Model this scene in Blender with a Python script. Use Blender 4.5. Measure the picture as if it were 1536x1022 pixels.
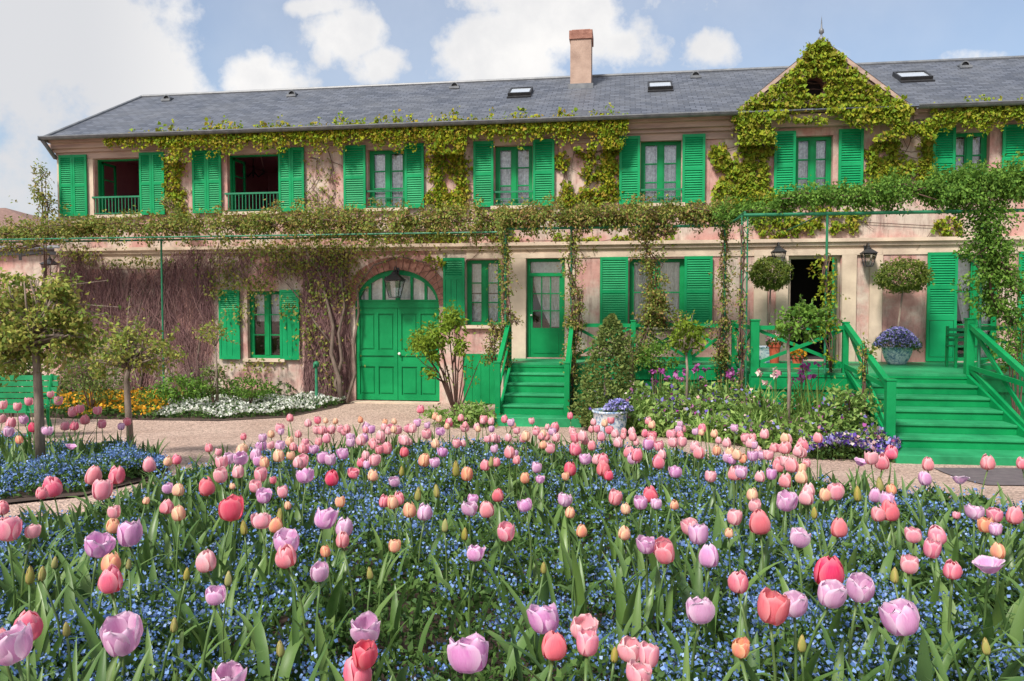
import bpy, math, random
import numpy as np
from mathutils import Vector, Matrix

for o in list(bpy.data.objects):
    bpy.data.objects.remove(o)
scene = bpy.context.scene
COL = scene.collection

# ------------------------------------------------------------------ camera
F = 1140.0                      # focal length in pixels of a 1536 px wide frame
CAM = Vector((0.0, -17.4, 2.2))
YAW = math.radians(8.35)        # turned a little to the left of the facade's normal
PITCH = math.atan(46.0 / F)     # tipped slightly down
fwd0 = Vector((-math.sin(YAW), math.cos(YAW), 0))
RIGHT = Vector((math.cos(YAW), math.sin(YAW), 0))
FWD = fwd0 * math.cos(PITCH) + Vector((0, 0, -math.sin(PITCH)))
UP = RIGHT.cross(FWD)
cam_data = bpy.data.cameras.new("camera")
cam_data.sensor_width = 36.0
cam_data.lens = 36.0 * F / 1536.0
cam_data.clip_start = 0.05
cam_data.clip_end = 2000
cam = bpy.data.objects.new("camera", cam_data)
COL.objects.link(cam)
cam.matrix_world = Matrix(((RIGHT.x, UP.x, -FWD.x, CAM.x), (RIGHT.y, UP.y, -FWD.y, CAM.y),
                           (RIGHT.z, UP.z, -FWD.z, CAM.z), (0, 0, 0, 1)))
scene.camera = cam

# ------------------------------------------------------------------ sky, sun, exposure
SUN_EL, SUN_AZ = math.radians(50), math.radians(207)    # high, behind the viewer, a little to the left
SKY_STRENGTH = 0.10
SUN_STRENGTH = 2.9
scene.view_settings.view_transform = 'Standard'
scene.view_settings.look = 'None'
scene.view_settings.exposure = 0.88
scene.view_settings.gamma = 1.0
scene.view_settings.use_curve_mapping = False
sun_d = bpy.data.lights.new("sun", 'SUN')
sun_d.energy = SUN_STRENGTH
sun_d.angle = math.radians(11)
sun_d.color = (1.0, 0.95, 0.88)
sun = bpy.data.objects.new("sun", sun_d)
COL.objects.link(sun)
sdir = Vector((math.sin(SUN_AZ) * math.cos(SUN_EL), math.cos(SUN_AZ) * math.cos(SUN_EL), math.sin(SUN_EL)))
sun.rotation_euler = sdir.to_track_quat('Z', 'Y').to_euler()

def build_world():
    w = bpy.data.worlds.new("World")
    scene.world = w
    w.use_nodes = True
    nt = w.node_tree
    N, L = nt.nodes, nt.links
    N.clear()
    def nd(t, **k):
        n = N.new(t)
        for a, v in k.items():
            setattr(n, a, v)
        return n
    def sock(n, i, v):
        if isinstance(v, bpy.types.NodeSocket):
            L.new(v, n.inputs[i])
        else:
            n.inputs[i].default_value = v
    def m(op, a, b=0.0, c=None, clamp=False):
        n = nd('ShaderNodeMath', operation=op, use_clamp=clamp)
        sock(n, 0, a)
        sock(n, 1, b)
        if c is not None:
            sock(n, 2, c)
        return n.outputs[0]
    def sstep(v, a, b):
        n = nd('ShaderNodeMapRange', interpolation_type='SMOOTHSTEP')
        sock(n, 0, v)
        n.inputs[1].default_value = a
        n.inputs[2].default_value = b
        return n.outputs[0]
    def mixc(f, a, b):
        n = nd('ShaderNodeMix', data_type='RGBA')
        sock(n, 0, f)
        sock(n, 6, a)
        sock(n, 7, b)
        return n.outputs[2]
    sky = nd('ShaderNodeTexSky', sky_type='NISHITA')
    sky.sun_disc = False
    sky.sun_elevation = SUN_EL
    sky.sun_rotation = SUN_AZ
    sky.air_density = 1.0
    sky.dust_density = 2.5
    tc = nd('ShaderNodeTexCoord')
    sep = nd('ShaderNodeSeparateXYZ')
    L.new(tc.outputs['Generated'], sep.inputs[0])
    x, y, z = sep.outputs
    ysafe = m('MAXIMUM', y, 0.05)
    qx = m('DIVIDE', x, ysafe)
    qz = m('DIVIDE', z, ysafe)
    def noise(scale, detail, rough, off=0.0):
        mp = nd('ShaderNodeMapping')
        L.new(tc.outputs['Generated'], mp.inputs[0])
        mp.inputs['Location'].default_value = (off, off * .7, off * 1.3)
        n = nd('ShaderNodeTexNoise')
        L.new(mp.outputs[0], n.inputs['Vector'])
        n.inputs['Scale'].default_value = scale
        n.inputs['Detail'].default_value = detail
        n.inputs['Roughness'].default_value = rough
        return n.outputs[0]
    n1 = noise(9.0, 9, .62)
    n2 = noise(3.0, 5, .55, 3.1)
    n3 = noise(24.0, 6, .6, 7.7)
    # clouds standing over the house: centre (px), radii (px), weight
    blobs = [(60, 60, 330, 230, 1.05), (180, 150, 230, 90, .95), (395, 120, 105, 60, .95), (-150, 150, 300, 300, 1.0),
             (520, 55, 85, 60, 1.0), (560, 95, 75, 45, .85), (490, 10, 90, 25, .75),
             (760, 80, 120, 75, 1.1), (840, 30, 120, 90, 1.05), (930, 60, 80, 60, .72), (760, 0, 130, 40, .7),
             (1068, 75, 48, 42, .66), (1470, 85, 75, 22, .68), (1250, 70, 110, 30, .45), (1000, 5, 130, 30, .55),
             (1560, 60, 60, 60, .5)]
    dens = None
    for (px, py, rx, ry, wt) in blobs:
        d = FWD * F + RIGHT * (px - 768) + UP * (511 - py)
        cx, cz = d.x / d.y, d.z / d.y
        dx = m('MULTIPLY', m('SUBTRACT', qx, cx), F / rx)
        dz = m('MULTIPLY', m('SUBTRACT', qz, cz), F / ry)
        r2 = m('ADD', m('MULTIPLY', dx, dx), m('MULTIPLY', dz, dz))
        g = m('MULTIPLY', m('POWER', 2.718, m('MULTIPLY', r2, -0.8)), wt)
        dens = g if dens is None else m('MAXIMUM', dens, g)
    infront = sstep(y, 0.15, 0.5)
    low = m('SUBTRACT', 1.0, sstep(z, 0.55, 0.8))
    local = m('MULTIPLY', dens, m('MULTIPLY', infront, low))
    glob = m('MULTIPLY', n2, m('SUBTRACT', 1.0, m('MULTIPLY', infront, low)))
    dn = m('ADD', m('ADD', local, glob), m('MULTIPLY', m('SUBTRACT', n1, .5), 1.5))
    dn = m('ADD', dn, m('MULTIPLY', m('SUBTRACT', n3, .5), .45))
    mask = sstep(dn, 0.33, 0.74)
    haze = m('ADD', m('MULTIPLY', sstep(n2, .3, .7), .20), .10)
    mask = m('MAXIMUM', mask, haze)
    # grey bellies and bright heads
    shade = sstep(m('ADD', m('MULTIPLY', n2, .55), m('MULTIPLY', n1, .75)), .50, .82)
    leftgrey = sstep(qx, -.48, -.78)
    shade = m('MAXIMUM', m('MULTIPLY', shade, .5), m('MULTIPLY', leftgrey, .75))
    cloud = mixc(shade, (.55, .54, .53, 1), (.345, .355, .38, 1))
    skyc = nd('ShaderNodeVectorMath', operation='SCALE')
    L.new(sky.outputs[0], skyc.inputs[0])
    skyc.inputs['Scale'].default_value = SKY_STRENGTH
    col = mixc(mask, skyc.outputs[0], cloud)
    bg = nd('ShaderNodeBackground')
    L.new(col, bg.inputs[0])
    bg.inputs[1].default_value = 1.0
    out = nd('ShaderNodeOutputWorld')
    L.new(bg.outputs[0], out.inputs[0])
build_world()

# ------------------------------------------------------------------ measuring helpers
def ray(px, py):
    return (FWD * F + RIGHT * (px - 768) + UP * (511 - py))
def on_y(px, py, Y=0.0):
    d = ray(px, py)
    t = (Y - CAM.y) / d.y
    return CAM + d * t
def at_depth(px, py, D):
    d = ray(px, py)
    return CAM + d * (D / d.dot(fwd0))
def depth(x, y):
    return (x - CAM.x) * fwd0.x + (y - CAM.y) * fwd0.y
def lat(x, y):
    return (x - CAM.x) * RIGHT.x + (y - CAM.y) * RIGHT.y
def sm(v, a, b):
    t = np.clip((v - a) / (b - a), 0, 1)
    return t * t * (3 - 2 * t)
def terrain(x, y):
    D = (x - CAM.x) * fwd0.x + (y - CAM.y) * fwd0.y
    zn = 1.15 - .083 * np.maximum(D, -1.0)
    z = .5 * (zn + np.sqrt(zn * zn + .004)) - .012      # eases into the flat by the house
    z = np.maximum(z, 0.0)
    s = sm(x, .8, 3.2) * sm(D, 5.6, 12.0)
    return z * (1 - s)
def ground_at(px, py):
    d = ray(px, py)
    d = d / d.dot(fwd0)
    lo = .3
    D = .3
    while D < 60:
        p = CAM + d * D
        if p.z < terrain(p.x, p.y):
            return Vector((p.x, p.y, float(terrain(p.x, p.y))))
        D += .02
    return CAM + d * 60
def from_du(D, px):
    p = CAM + fwd0 * D + RIGHT * ((px - 768) / F * D)
    return p.x, p.y

# ------------------------------------------------------------------ mesh helpers
class MB:
    def __init__(s):
        s.v, s.f = [], []
    def quad(s, a, b, c, d):
        n = len(s.v)
        s.v += [tuple(a), tuple(b), tuple(c), tuple(d)]
        s.f.append((n, n + 1, n + 2, n + 3))
    def poly(s, pts):
        n = len(s.v)
        s.v += [tuple(p) for p in pts]
        s.f.append(tuple(range(n, n + len(pts))))
    def box(s, x0, y0, z0, x1, y1, z1):
        n = len(s.v)
        s.v += [(x0, y0, z0), (x1, y0, z0), (x1, y1, z0), (x0, y1, z0), (x0, y0, z1), (x1, y0, z1), (x1, y1, z1), (x0, y1, z1)]
        for q in ((3, 2, 1, 0), (4, 5, 6, 7), (0, 1, 5, 4), (1, 2, 6, 5), (2, 3, 7, 6), (3, 0, 4, 7)):
            s.f.append(tuple(n + i for i in q))
    def bar(s, p, q, w, h, up=(0, 0, 1)):
        p, q = Vector(p), Vector(q)
        d = (q - p).normalized()
        u = Vector(up)
        a = d.cross(u)
        if a.length < 1e-4:
            a = d.cross(Vector((0, 1, 0)))
        a.normalize()
        b = a.cross(d).normalized()
        a, b = a * w / 2, b * h / 2
        n = len(s.v)
        for c in (p, q):
            for e in (-a - b, a - b, a + b, -a + b):
                s.v.append(tuple(c + e))
        for k in ((0, 3, 2, 1), (4, 5, 6, 7), (0, 1, 5, 4), (1, 2, 6, 5), (2, 3, 7, 6), (3, 0, 4, 7)):
            s.f.append(tuple(n + i for i in k))
    def tube(s, pts, rad, n=6, cap=True):
        pts = [Vector(p) for p in pts]
        if not hasattr(rad, '__len__'):
            rad = [rad] * len(pts)
        base = len(s.v)
        for i, p in enumerate(pts):
            d = (pts[min(i + 1, len(pts) - 1)] - pts[max(i - 1, 0)]).normalized()
            a = d.cross(Vector((.31, .95, .02)))
            if a.length < .2:
                a = d.cross(Vector((1, 0, 0)))
            a.normalize()
            b = d.cross(a)
            for k in range(n):
                t = 2 * math.pi * k / n
                s.v.append(tuple(p + (a * math.cos(t) + b * math.sin(t)) * rad[i]))
        for i in range(len(pts) - 1):
            for k in range(n):
                s.f.append((base + i * n + k, base + i * n + (k + 1) % n, base + (i + 1) * n + (k + 1) % n, base + (i + 1) * n + k))
        if cap:
            s.f.append(tuple(base + k for k in range(n))[::-1])
            s.f.append(tuple(base + (len(pts) - 1) * n + k for k in range(n)))
    def lathe(s, c, prof, n=24):
        base = len(s.v)
        for r, z in prof:
            for k in range(n):
                t = 2 * math.pi * k / n
                s.v.append((c[0] + r * math.cos(t), c[1] + r * math.sin(t), c[2] + z))
        for i in range(len(prof) - 1):
            for k in range(n):
                s.f.append((base + i * n + k, base + i * n + (k + 1) % n, base + (i + 1) * n + (k + 1) % n, base + (i + 1) * n + k))
    def build(s, name, mat, parent=None, smooth=False, bevel=0):
        me = bpy.data.meshes.new(name)
        me.from_pydata(s.v, [], s.f)
        me.update()
        return link(name, me, mat, parent, smooth, bevel)

def link(name, me, mat, parent=None, smooth=False, bevel=0):
    o = bpy.data.objects.new(name, me)
    COL.objects.link(o)
    if mat is not None:
        me.materials.append(mat)
    if smooth:
        me.polygons.foreach_set('use_smooth', [True] * len(me.polygons))
    if parent is not None:
        o.parent = parent
        o.matrix_parent_inverse = world_of(parent).inverted()
    if bevel:
        b = o.modifiers.new('bevel', 'BEVEL')
        b.width = bevel
        b.segments = 2
        b.limit_method = 'ANGLE'
    return o

def world_of(o):
    m = o.matrix_basis.copy()
    while o.parent is not None:
        m = o.parent.matrix_basis @ o.matrix_parent_inverse @ m
        o = o.parent
    return m

class Soup:
    """many small faces gathered as arrays: leaves, petals, blades"""
    def __init__(s):
        s.vs, s.n, s.qs = [], 0, []
    def add(s, verts, quads):
        s.vs.append(verts.reshape(-1, 3))
        s.qs.append(quads.reshape(-1, 4) + s.n)
        s.n += len(s.vs[-1])
    def count(s):
        return sum(len(q) for q in s.qs)
    def build(s, name, mat, parent=None, smooth=False):
        v = np.concatenate(s.vs).astype(np.float32)
        q = np.concatenate(s.qs).astype(np.int32)
        me = bpy.data.meshes.new(name)
        me.vertices.add(len(v))
        me.vertices.foreach_set('co', v.ravel())
        me.loops.add(q.size)
        me.loops.foreach_set('vertex_index', q.ravel())
        me.polygons.add(len(q))
        me.polygons.foreach_set('loop_start', np.arange(0, q.size, 4, dtype=np.int32))
        me.polygons.foreach_set('loop_total', np.full(len(q), 4, dtype=np.int32))
        me.update(calc_edges=True)
        me.validate()
        return link(name, me, mat, parent, smooth)

def unit(a):
    return a / np.maximum(np.linalg.norm(a, axis=-1, keepdims=True), 1e-9)

def leaves(S, rs, c, size, out=None, droop=.4, aspect=.6, fold=.18):
    """one folded rhombic leaf at each row of c; size scalar or array; out = outward direction rows"""
    n = len(c)
    if n == 0:
        return
    size = np.broadcast_to(size, (n,)) * rs.uniform(.65, 1.3, n)
    d = rs.normal(size=(n, 3))
    if out is not None:
        d = d * .6 + out
    d[:, 2] -= droop
    d = unit(d)
    nn = rs.normal(size=(n, 3))
    nn[:, 2] += .9
    if out is not None:
        nn += out * .8
    nn = unit(nn - d * (nn * d).sum(1, keepdims=True))
    side = np.cross(d, nn)
    L = size[:, None]
    W = L * aspect * .5
    v = np.stack([c - d * L * .5, c + side * W + nn * L * fold - d * L * .05, c + d * L * .5 - nn * L * .12, c - side * W + nn * L * fold - d * L * .05], 1)
    q = np.arange(n * 4).reshape(n, 4)
    S.add(v, q)

def blades(S, rs, base, length, width, az=None, lean=.5, seg=4, curl=1.0, z0lean=.1):
    """curved strap leaves rising from base points and arching outward"""
    n = len(base)
    length = np.broadcast_to(length, (n,))
    width = np.broadcast_to(width, (n,))
    az = rs.uniform(0, 2 * math.pi, n) if az is None else az
    hd = np.stack([np.cos(az), np.sin(az), np.zeros(n)], 1)
    sd = np.stack([-np.sin(az), np.cos(az), np.zeros(n)], 1)
    ln = np.abs(rs.normal(lean, lean * .45, n))
    rows = []
    p = base.astype(float).copy()
    ang = np.full(n, z0lean) + rs.uniform(-.05, .1, n)
    for i in range(seg + 1):
        t = i / seg
        w = width * (.55 + .45 * min(1, t * 2.2)) * (1 - t ** 3) + .0008
        up = np.stack([-hd[:, 0] * np.cos(ang), -hd[:, 1] * np.cos(ang), np.sin(ang)], 1)
        rows.append(p + sd * w[:, None] * .5 + up * (w * .22)[:, None])
        rows.append(p)
        rows.append(p - sd * w[:, None] * .5 + up * (w * .22)[:, None])
        st = (length / seg)[:, None]
        p = p + hd * np.sin(ang)[:, None] * st + np.array([0, 0, 1.0]) * np.cos(ang)[:, None] * st
        ang = ang + ln * curl / seg * (0.6 + 1.2 * t)
    v = np.stack(rows, 1)
    k = 3 * (seg + 1)
    one = []
    for i in range(seg):
        a = 3 * i
        one.append((a, a + 1, a + 4, a + 3))
        one.append((a + 1, a + 2, a + 5, a + 4))
    q = np.arange(n)[:, None, None] * k + np.array(one)[None]
    S.add(v, q)

# ------------------------------------------------------------------ tags
def tag(o, label=None, cat=None, group=None, kind=None):
    if label: o['label'] = label
    if cat: o['category'] = cat
    if group: o['group'] = group
    if kind: o['kind'] = kind
    return o
def thing(name, loc, label, cat, group=None):
    o = bpy.data.objects.new(name, None)
    COL.objects.link(o)
    o.empty_display_size = .1
    o.location = loc
    return tag(o, label, cat, group)

# ------------------------------------------------------------------ materials
def newmat(name):
    m = bpy.data.materials.new(name)
    m.use_nodes = True
    nt = m.node_tree
    return m, nt.nodes, nt.links, nt.nodes['Principled BSDF']
def ramp(N, L, fac, stops, interp='LINEAR'):
    r = N.new('ShaderNodeValToRGB')
    cr = r.color_ramp
    cr.interpolation = interp
    while len(cr.elements) < len(stops):
        cr.elements.new(.5)
    for e, (p, c) in zip(cr.elements, stops):
        e.position = p
        e.color = (c[0], c[1], c[2], 1)
    L.new(fac, r.inputs[0])
    return r.outputs[0]
def coords(N, L, scale=(1, 1, 1)):
    t = N.new('ShaderNodeTexCoord')
    mp = N.new('ShaderNodeMapping')
    mp.inputs['Scale'].default_value = scale
    L.new(t.outputs['Object'], mp.inputs[0])
    return mp.outputs[0]
def noise(N, L, vec, scale, detail=4, rough=.55):
    n = N.new('ShaderNodeTexNoise')
    L.new(vec, n.inputs['Vector'])
    n.inputs['Scale'].default_value = scale
    n.inputs['Detail'].default_value = detail
    n.inputs['Roughness'].default_value = rough
    return n.outputs[0]
def mixrgb(N, L, f, a, b, mode='MIX'):
    n = N.new('ShaderNodeMix')
    n.data_type = 'RGBA'
    n.blend_type = mode
    for i, v in ((0, f), (6, a), (7, b)):
        if isinstance(v, bpy.types.NodeSocket):
            L.new(v, n.inputs[i])
        else:
            n.inputs[i].default_value = v if i == 0 else (v[0], v[1], v[2], 1)
    return n.outputs[2]
def bump(N, L, bsdf, h, strength=.3, dist=.01):
    b = N.new('ShaderNodeBump')
    b.inputs['Strength'].default_value = strength
    b.inputs['Distance'].default_value = dist
    L.new(h, b.inputs['Height'])
    L.new(b.outputs[0], bsdf.inputs['Normal'])
def two_tone(name, c1, c2, scale=3, rough=.6, bmp=0, bscale=None, spec=None, stretch=(1, 1, 1), lo=.35, hi=.65):
    m, N, L, b = newmat(name)
    v = coords(N, L, stretch)
    f = noise(N, L, v, scale, 6, .6)
    L.new(ramp(N, L, f, [(lo, c1), (hi, c2)]), b.inputs['Base Color'])
    b.inputs['Roughness'].default_value = rough
    if spec is not None:
        b.inputs['Specular IOR Level'].default_value = spec
    if bmp:
        bump(N, L, b, noise(N, L, v, bscale or scale * 6, 5, .6), bmp)
    return m
def leaf_mat(name, cols, trans=.35, rough=.6, spec=.12, gain=1.0):
    """each leaf its own shade of the plant's colours"""
    m, N, L, b = newmat(name)
    g = N.new('ShaderNodeNewGeometry')
    cols = [tuple(min(.9, q * gain) for q in x) for x in cols]
    k = len(cols)
    c = ramp(N, L, g.outputs['Random Per Island'], [(i / max(1, k - 1), x) for i, x in enumerate(cols)])
    L.new(c, b.inputs['Base Color'])
    b.inputs['Roughness'].default_value = rough
    b.inputs['Specular IOR Level'].default_value = spec
    if trans:
        t = N.new('ShaderNodeBsdfTranslucent')
        L.new(c, t.inputs[0])
        mx = N.new('ShaderNodeMixShader')
        mx.inputs[0].default_value = trans
        L.new(b.outputs[0], mx.inputs[1])
        L.new(t.outputs[0], mx.inputs[2])
        L.new(mx.outputs[0], N['Material Output'].inputs[0])
    return m

M = {}
def paint(name, c, var=.25, rough=.42, wear=.13):
    m, N, L, b = newmat(name)
    v = coords(N, L)
    f = noise(N, L, v, 1.7, 5, .65)
    dk = tuple(x * (1 - var) for x in c)
    lt = tuple(min(1, x * (1 + var * .7) + .006) for x in c)
    col = ramp(N, L, f, [(.3, dk), (.7, lt)])
    g = noise(N, L, v, 23, 4, .7)
    worn = ramp(N, L, g, [(.62, (0, 0, 0)), (.82, (wear, wear, wear))])
    col = mixrgb(N, L, worn, col, tuple(x * .5 + .12 for x in c))
    L.new(col, b.inputs['Base Color'])
    b.inputs['Roughness'].default_value = rough
    b.inputs['Specular IOR Level'].default_value = .2
    bump(N, L, b, noise(N, L, coords(N, L, (9, 9, 1.5)), 9, 3, .6), .12, .004)
    return m
M['green'] = paint('green_paint', (.001, .225, .066))
M['green_louvre'] = paint('shutter_paint', (.002, .26, .088), .22)
M['tread'] = paint('scuffed_lit_tread_paint', (.02, .255, .10), .4, .5, .25)  # paler than the green paint: light from above put into the colour, plus scuffing
M['green_pole'] = paint('pergola_paint', (.025, .18, .09), .35)
M['iron'] = two_tone('black_iron', (.012, .013, .015), (.03, .03, .032), 8, .5)
M['brass'] = two_tone('pale_knob', (.75, .72, .65), (.8, .78, .7), 8, .3)
M['cream'] = two_tone('cream_stone', (.62, .50, .38), (.46, .36, .275), 2.5, .85, .25, 30)
M['moulding'] = two_tone('weathered_moulding', (.48, .36, .29), (.30, .21, .18), 3.5, .9, .3, 40, stretch=(.25, 1, 2.2))
M['soil'] = two_tone('dark_soil', (.035, .021, .015), (.075, .045, .032), 9, .95, .8, 30)
M['curtain'] = None
M['bark'] = two_tone('rose_bark', (.15, .11, .085), (.28, .22, .175), 14, .9, .6, 40, stretch=(1, 1, .3))
M['creeper_bark'] = two_tone('creeper_bark', (.10, .07, .055), (.19, .14, .11), 14, .9, .6, 40, stretch=(1, 1, .3))
M['bark_red'] = two_tone('shrub_bark', (.085, .045, .035), (.13, .075, .055), 14, .9, .5, 40, stretch=(1, 1, .3))
M['dark_room'] = two_tone('plum_room_wall', (.55, .26, .30), (.45, .20, .25), 1.5, .9)
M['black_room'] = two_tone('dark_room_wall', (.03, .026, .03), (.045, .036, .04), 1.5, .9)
M['room_floor'] = two_tone('room_floor', (.07, .04, .03), (.10, .06, .04), 3, .6)
M['zinc'] = two_tone('zinc', (.10, .11, .125), (.17, .18, .19), 6, .45)
M['terracotta'] = two_tone('red_clay', (.45, .07, .035), (.55, .11, .05), 9, .7)
M['white'] = two_tone('white_tag', (.8, .8, .8), (.7, .7, .72), 9, .6)

def mk_wall():
    m, N, L, b = newmat('pink_render')
    v = coords(N, L)
    big = noise(N, L, v, .9, 7, .66)
    mid = noise(N, L, v, 3.4, 7, .7)
    pink = ramp(N, L, mid, [(.3, (.37, .185, .165)), (.5, (.49, .27, .235)), (.72, (.55, .345, .295))])
    beige = ramp(N, L, mid, [(.3, (.40, .32, .27)), (.7, (.62, .53, .44))])
    f = ramp(N, L, big, [(.45, (0, 0, 0)), (.59, (1, 1, 1))])
    col = mixrgb(N, L, f, pink, beige)
    # old creeper tracks and run-off stains, long in the vertical
    st = noise(N, L, coords(N, L, (3.2, 1, .5)), 2.2, 8, .72)
    sf = ramp(N, L, st, [(.50, (0, 0, 0)), (.68, (.72, .72, .72))])
    col = mixrgb(N, L, sf, col, (.17, .095, .085))
    L.new(col, b.inputs['Base Color'])
    b.inputs['Roughness'].default_value = .92
    b.inputs['Specular IOR Level'].default_value = .15
    bump(N, L, b, noise(N, L, v, 26, 6, .7), .5, .012)
    return m
M['wall'] = mk_wall()

def mk_slate():
    m, N, L, b = newmat('slate')
    t = N.new('ShaderNodeTexCoord')
    br = N.new('ShaderNodeTexBrick')
    L.new(t.outputs['UV'], br.inputs['Vector'])
    br.inputs['Scale'].default_value = 1.0
    br.inputs['Brick Width'].default_value = .24
    br.inputs['Row Height'].default_value = .14
    br.inputs['Mortar Size'].default_value = .012
    br.inputs['Mortar Smooth'].default_value = .3
    br.inputs['Bias'].default_value = -.1
    br.inputs['Color1'].default_value = (.048, .057, .076, 1)
    br.inputs['Color2'].default_value = (.112, .125, .155, 1)
    br.inputs['Mortar'].default_value = (.03, .034, .045, 1)
    v = coords(N, L)
    f = noise(N, L, v, 1.1, 6, .65)
    col = mixrgb(N, L, ramp(N, L, f, [(.38, (0, 0, 0)), (.75, (.42, .42, .42))]), br.outputs[0], (.145, .15, .155))
    L.new(col, b.inputs['Base Color'])
    b.inputs['Roughness'].default_value = .55
    inv = N.new('ShaderNodeMath')
    inv.operation = 'SUBTRACT'
    inv.inputs[0].default_value = 1
    L.new(br.outputs['Fac'], inv.inputs[1])
    bump(N, L, b, inv.outputs[0], .5, .01)
    return m
M['slate'] = mk_slate()

def mk_gravel():
    m, N, L, b = newmat('pale_gravel')
    v = coords(N, L)
    big = noise(N, L, v, .7, 5, .6)
    vo = N.new('ShaderNodeTexVoronoi')
    L.new(v, vo.inputs['Vector'])
    vo.inputs['Scale'].default_value = 42
    c1 = ramp(N, L, big, [(.25, (.37, .26, .21)), (.5, (.45, .33, .275)), (.75, (.53, .40, .335))])
    sp = ramp(N, L, vo.outputs['Color'], [(.1, (.42, .39, .37)), (.5, (.95, .93, .9)), (.9, (1.4, 1.36, 1.3))])
    L.new(mixrgb(N, L, 1.0, c1, sp, 'MULTIPLY'), b.inputs['Base Color'])
    b.inputs['Roughness'].default_value = .95
    bump(N, L, b, vo.outputs['Distance'], .9, .02)
    return m
M['gravel'] = mk_gravel()

def mk_brick():
    m, N, L, b = newmat('soft_red_brick')
    v = coords(N, L)
    f = noise(N, L, v, 9, 4, .7)
    L.new(ramp(N, L, f, [(.35, (.20, .085, .06)), (.65, (.34, .17, .125))]), b.inputs['Base Color'])
    b.inputs['Roughness'].default_value = .9
    bump(N, L, b, f, .6, .02)
    return m
M['brick'] = mk_brick()
M['chimney'] = two_tone('chimney_render', (.42, .30, .235), (.30, .205, .16), 3, .9, .5, 20)
M['tile'] = two_tone('brown_tiles', (.15, .085, .07), (.22, .135, .11), 8, .9, .5, 24, stretch=(1, 1, 3))

def mk_glass():
    m, N, L, b = newmat('window_glass')
    tr = N.new('ShaderNodeBsdfTransparent')
    tr.inputs[0].default_value = (.9, .93, .93, 1)
    gl = N.new('ShaderNodeBsdfGlossy')
    gl.inputs['Roughness'].default_value = .03
    lw = N.new('ShaderNodeLayerWeight')
    lw.inputs[0].default_value = .25
    mx = N.new('ShaderNodeMixShader')
    ad = N.new('ShaderNodeMath')
    ad.operation = 'MULTIPLY_ADD'
    L.new(lw.outputs['Fresnel'], ad.inputs[0])
    ad.inputs[1].default_value = 1.0
    ad.inputs[2].default_value = .10
    L.new(ad.outputs[0], mx.inputs[0])
    L.new(tr.outputs[0], mx.inputs[1])
    L.new(gl.outputs[0], mx.inputs[2])
    L.new(mx.outputs[0], N['Material Output'].inputs[0])
    return m
M['glass'] = mk_glass()
def mk_sky_tinted():
    m, N, L, b = newmat('sky_tinted_glass')
    b.inputs['Base Color'].default_value = (.42, .46, .50, 1)  # pale base colour stands in for the sky reflected in the pane
    b.inputs['Roughness'].default_value = .15
    b.inputs['Specular IOR Level'].default_value = 1.0
    return m
M['skyglass'] = mk_sky_tinted()
def mk_lace(name, c1, c2):
    m, N, L, b = newmat(name)
    v = coords(N, L)
    f = noise(N, L, v, 13, 4, .75)
    L.new(ramp(N, L, f, [(.4, c1), (.6, c2)]), b.inputs['Base Color'])
    b.inputs['Roughness'].default_value = .95
    return m
M['lace'] = mk_lace('lace_curtain', (.58, .56, .59), (.96, .95, .97))
M['voile'] = mk_lace('voile_curtain', (.74, .71, .71), (.93, .91, .92))
def mk_porcelain():
    m, N, L, b = newmat('blue_and_white_glaze')
    v = coords(N, L)
    f = noise(N, L, v, 19, 5, .65)
    g = noise(N, L, v, 7, 3, .5)
    c = ramp(N, L, f, [(.44, (.62, .66, .70)), (.52, (.30, .40, .50)), (.60, (.12, .20, .36))])
    c = mixrgb(N, L, ramp(N, L, g, [(.58, (0, 0, 0)), (.62, (.6, .6, .6))]), c, (.48, .58, .62))
    L.new(c, b.inputs['Base Color'])
    b.inputs['Roughness'].default_value = .22
    return m
M['porcelain'] = mk_porcelain()

# plant colours
M['creeper'] = leaf_mat('creeper_leaves', [(.07, .13, .012), (.15, .22, .016), (.27, .28, .018), (.23, .15, .025), (.11, .18, .014)], gain=1.6)
M['creeper_lime'] = leaf_mat('creeper_young_leaves', [(.10, .19, .016), (.20, .28, .024), (.34, .35, .03), (.14, .23, .02), (.28, .21, .035), (.17, .26, .022)], gain=1.25)
M['rose_leaf'] = leaf_mat('climbing_rose_leaves', [(.05, .085, .02), (.10, .14, .028), (.16, .17, .035), (.17, .095, .045), (.09, .12, .025)], gain=2.1)
M['rose_green'] = leaf_mat('green_rose_leaves', [(.035, .085, .015), (.07, .14, .022), (.11, .19, .03), (.055, .11, .02)], gain=1.85)
M['rose_bronze'] = leaf_mat('bronze_rose_leaves', [(.06, .095, .022), (.11, .15, .03), (.175, .125, .045), (.18, .19, .04), (.09, .13, .028)], gain=1.9)
M['dull_leaf'] = leaf_mat('dull_leaves', [(.04, .075, .02), (.08, .115, .03), (.12, .14, .04), (.06, .09, .025)], gain=2.0)
M['lime'] = leaf_mat('lime_leaves', [(.16, .25, .025), (.25, .34, .035), (.20, .30, .04), (.12, .20, .02)])
M['standard_leaf'] = leaf_mat('rose_standard_leaves', [(.06, .095, .02), (.12, .16, .03), (.20, .21, .045), (.16, .125, .04), (.09, .13, .028)], gain=2.1)
M['box_leaf'] = leaf_mat('clipped_leaves', [(.05, .085, .018), (.09, .13, .025), (.14, .16, .03), (.07, .10, .02)], gain=1.7)
M['strap'] = leaf_mat('strap_leaves', [(.07, .13, .03), (.13, .21, .05), (.18, .24, .07), (.10, .17, .05)], gain=1.85)
M['tulip_leaf'] = leaf_mat('tulip_leaves', [(.06, .125, .035), (.10, .18, .05), (.14, .22, .06), (.08, .15, .05)], .3, .45, .28, 1.12)
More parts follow.
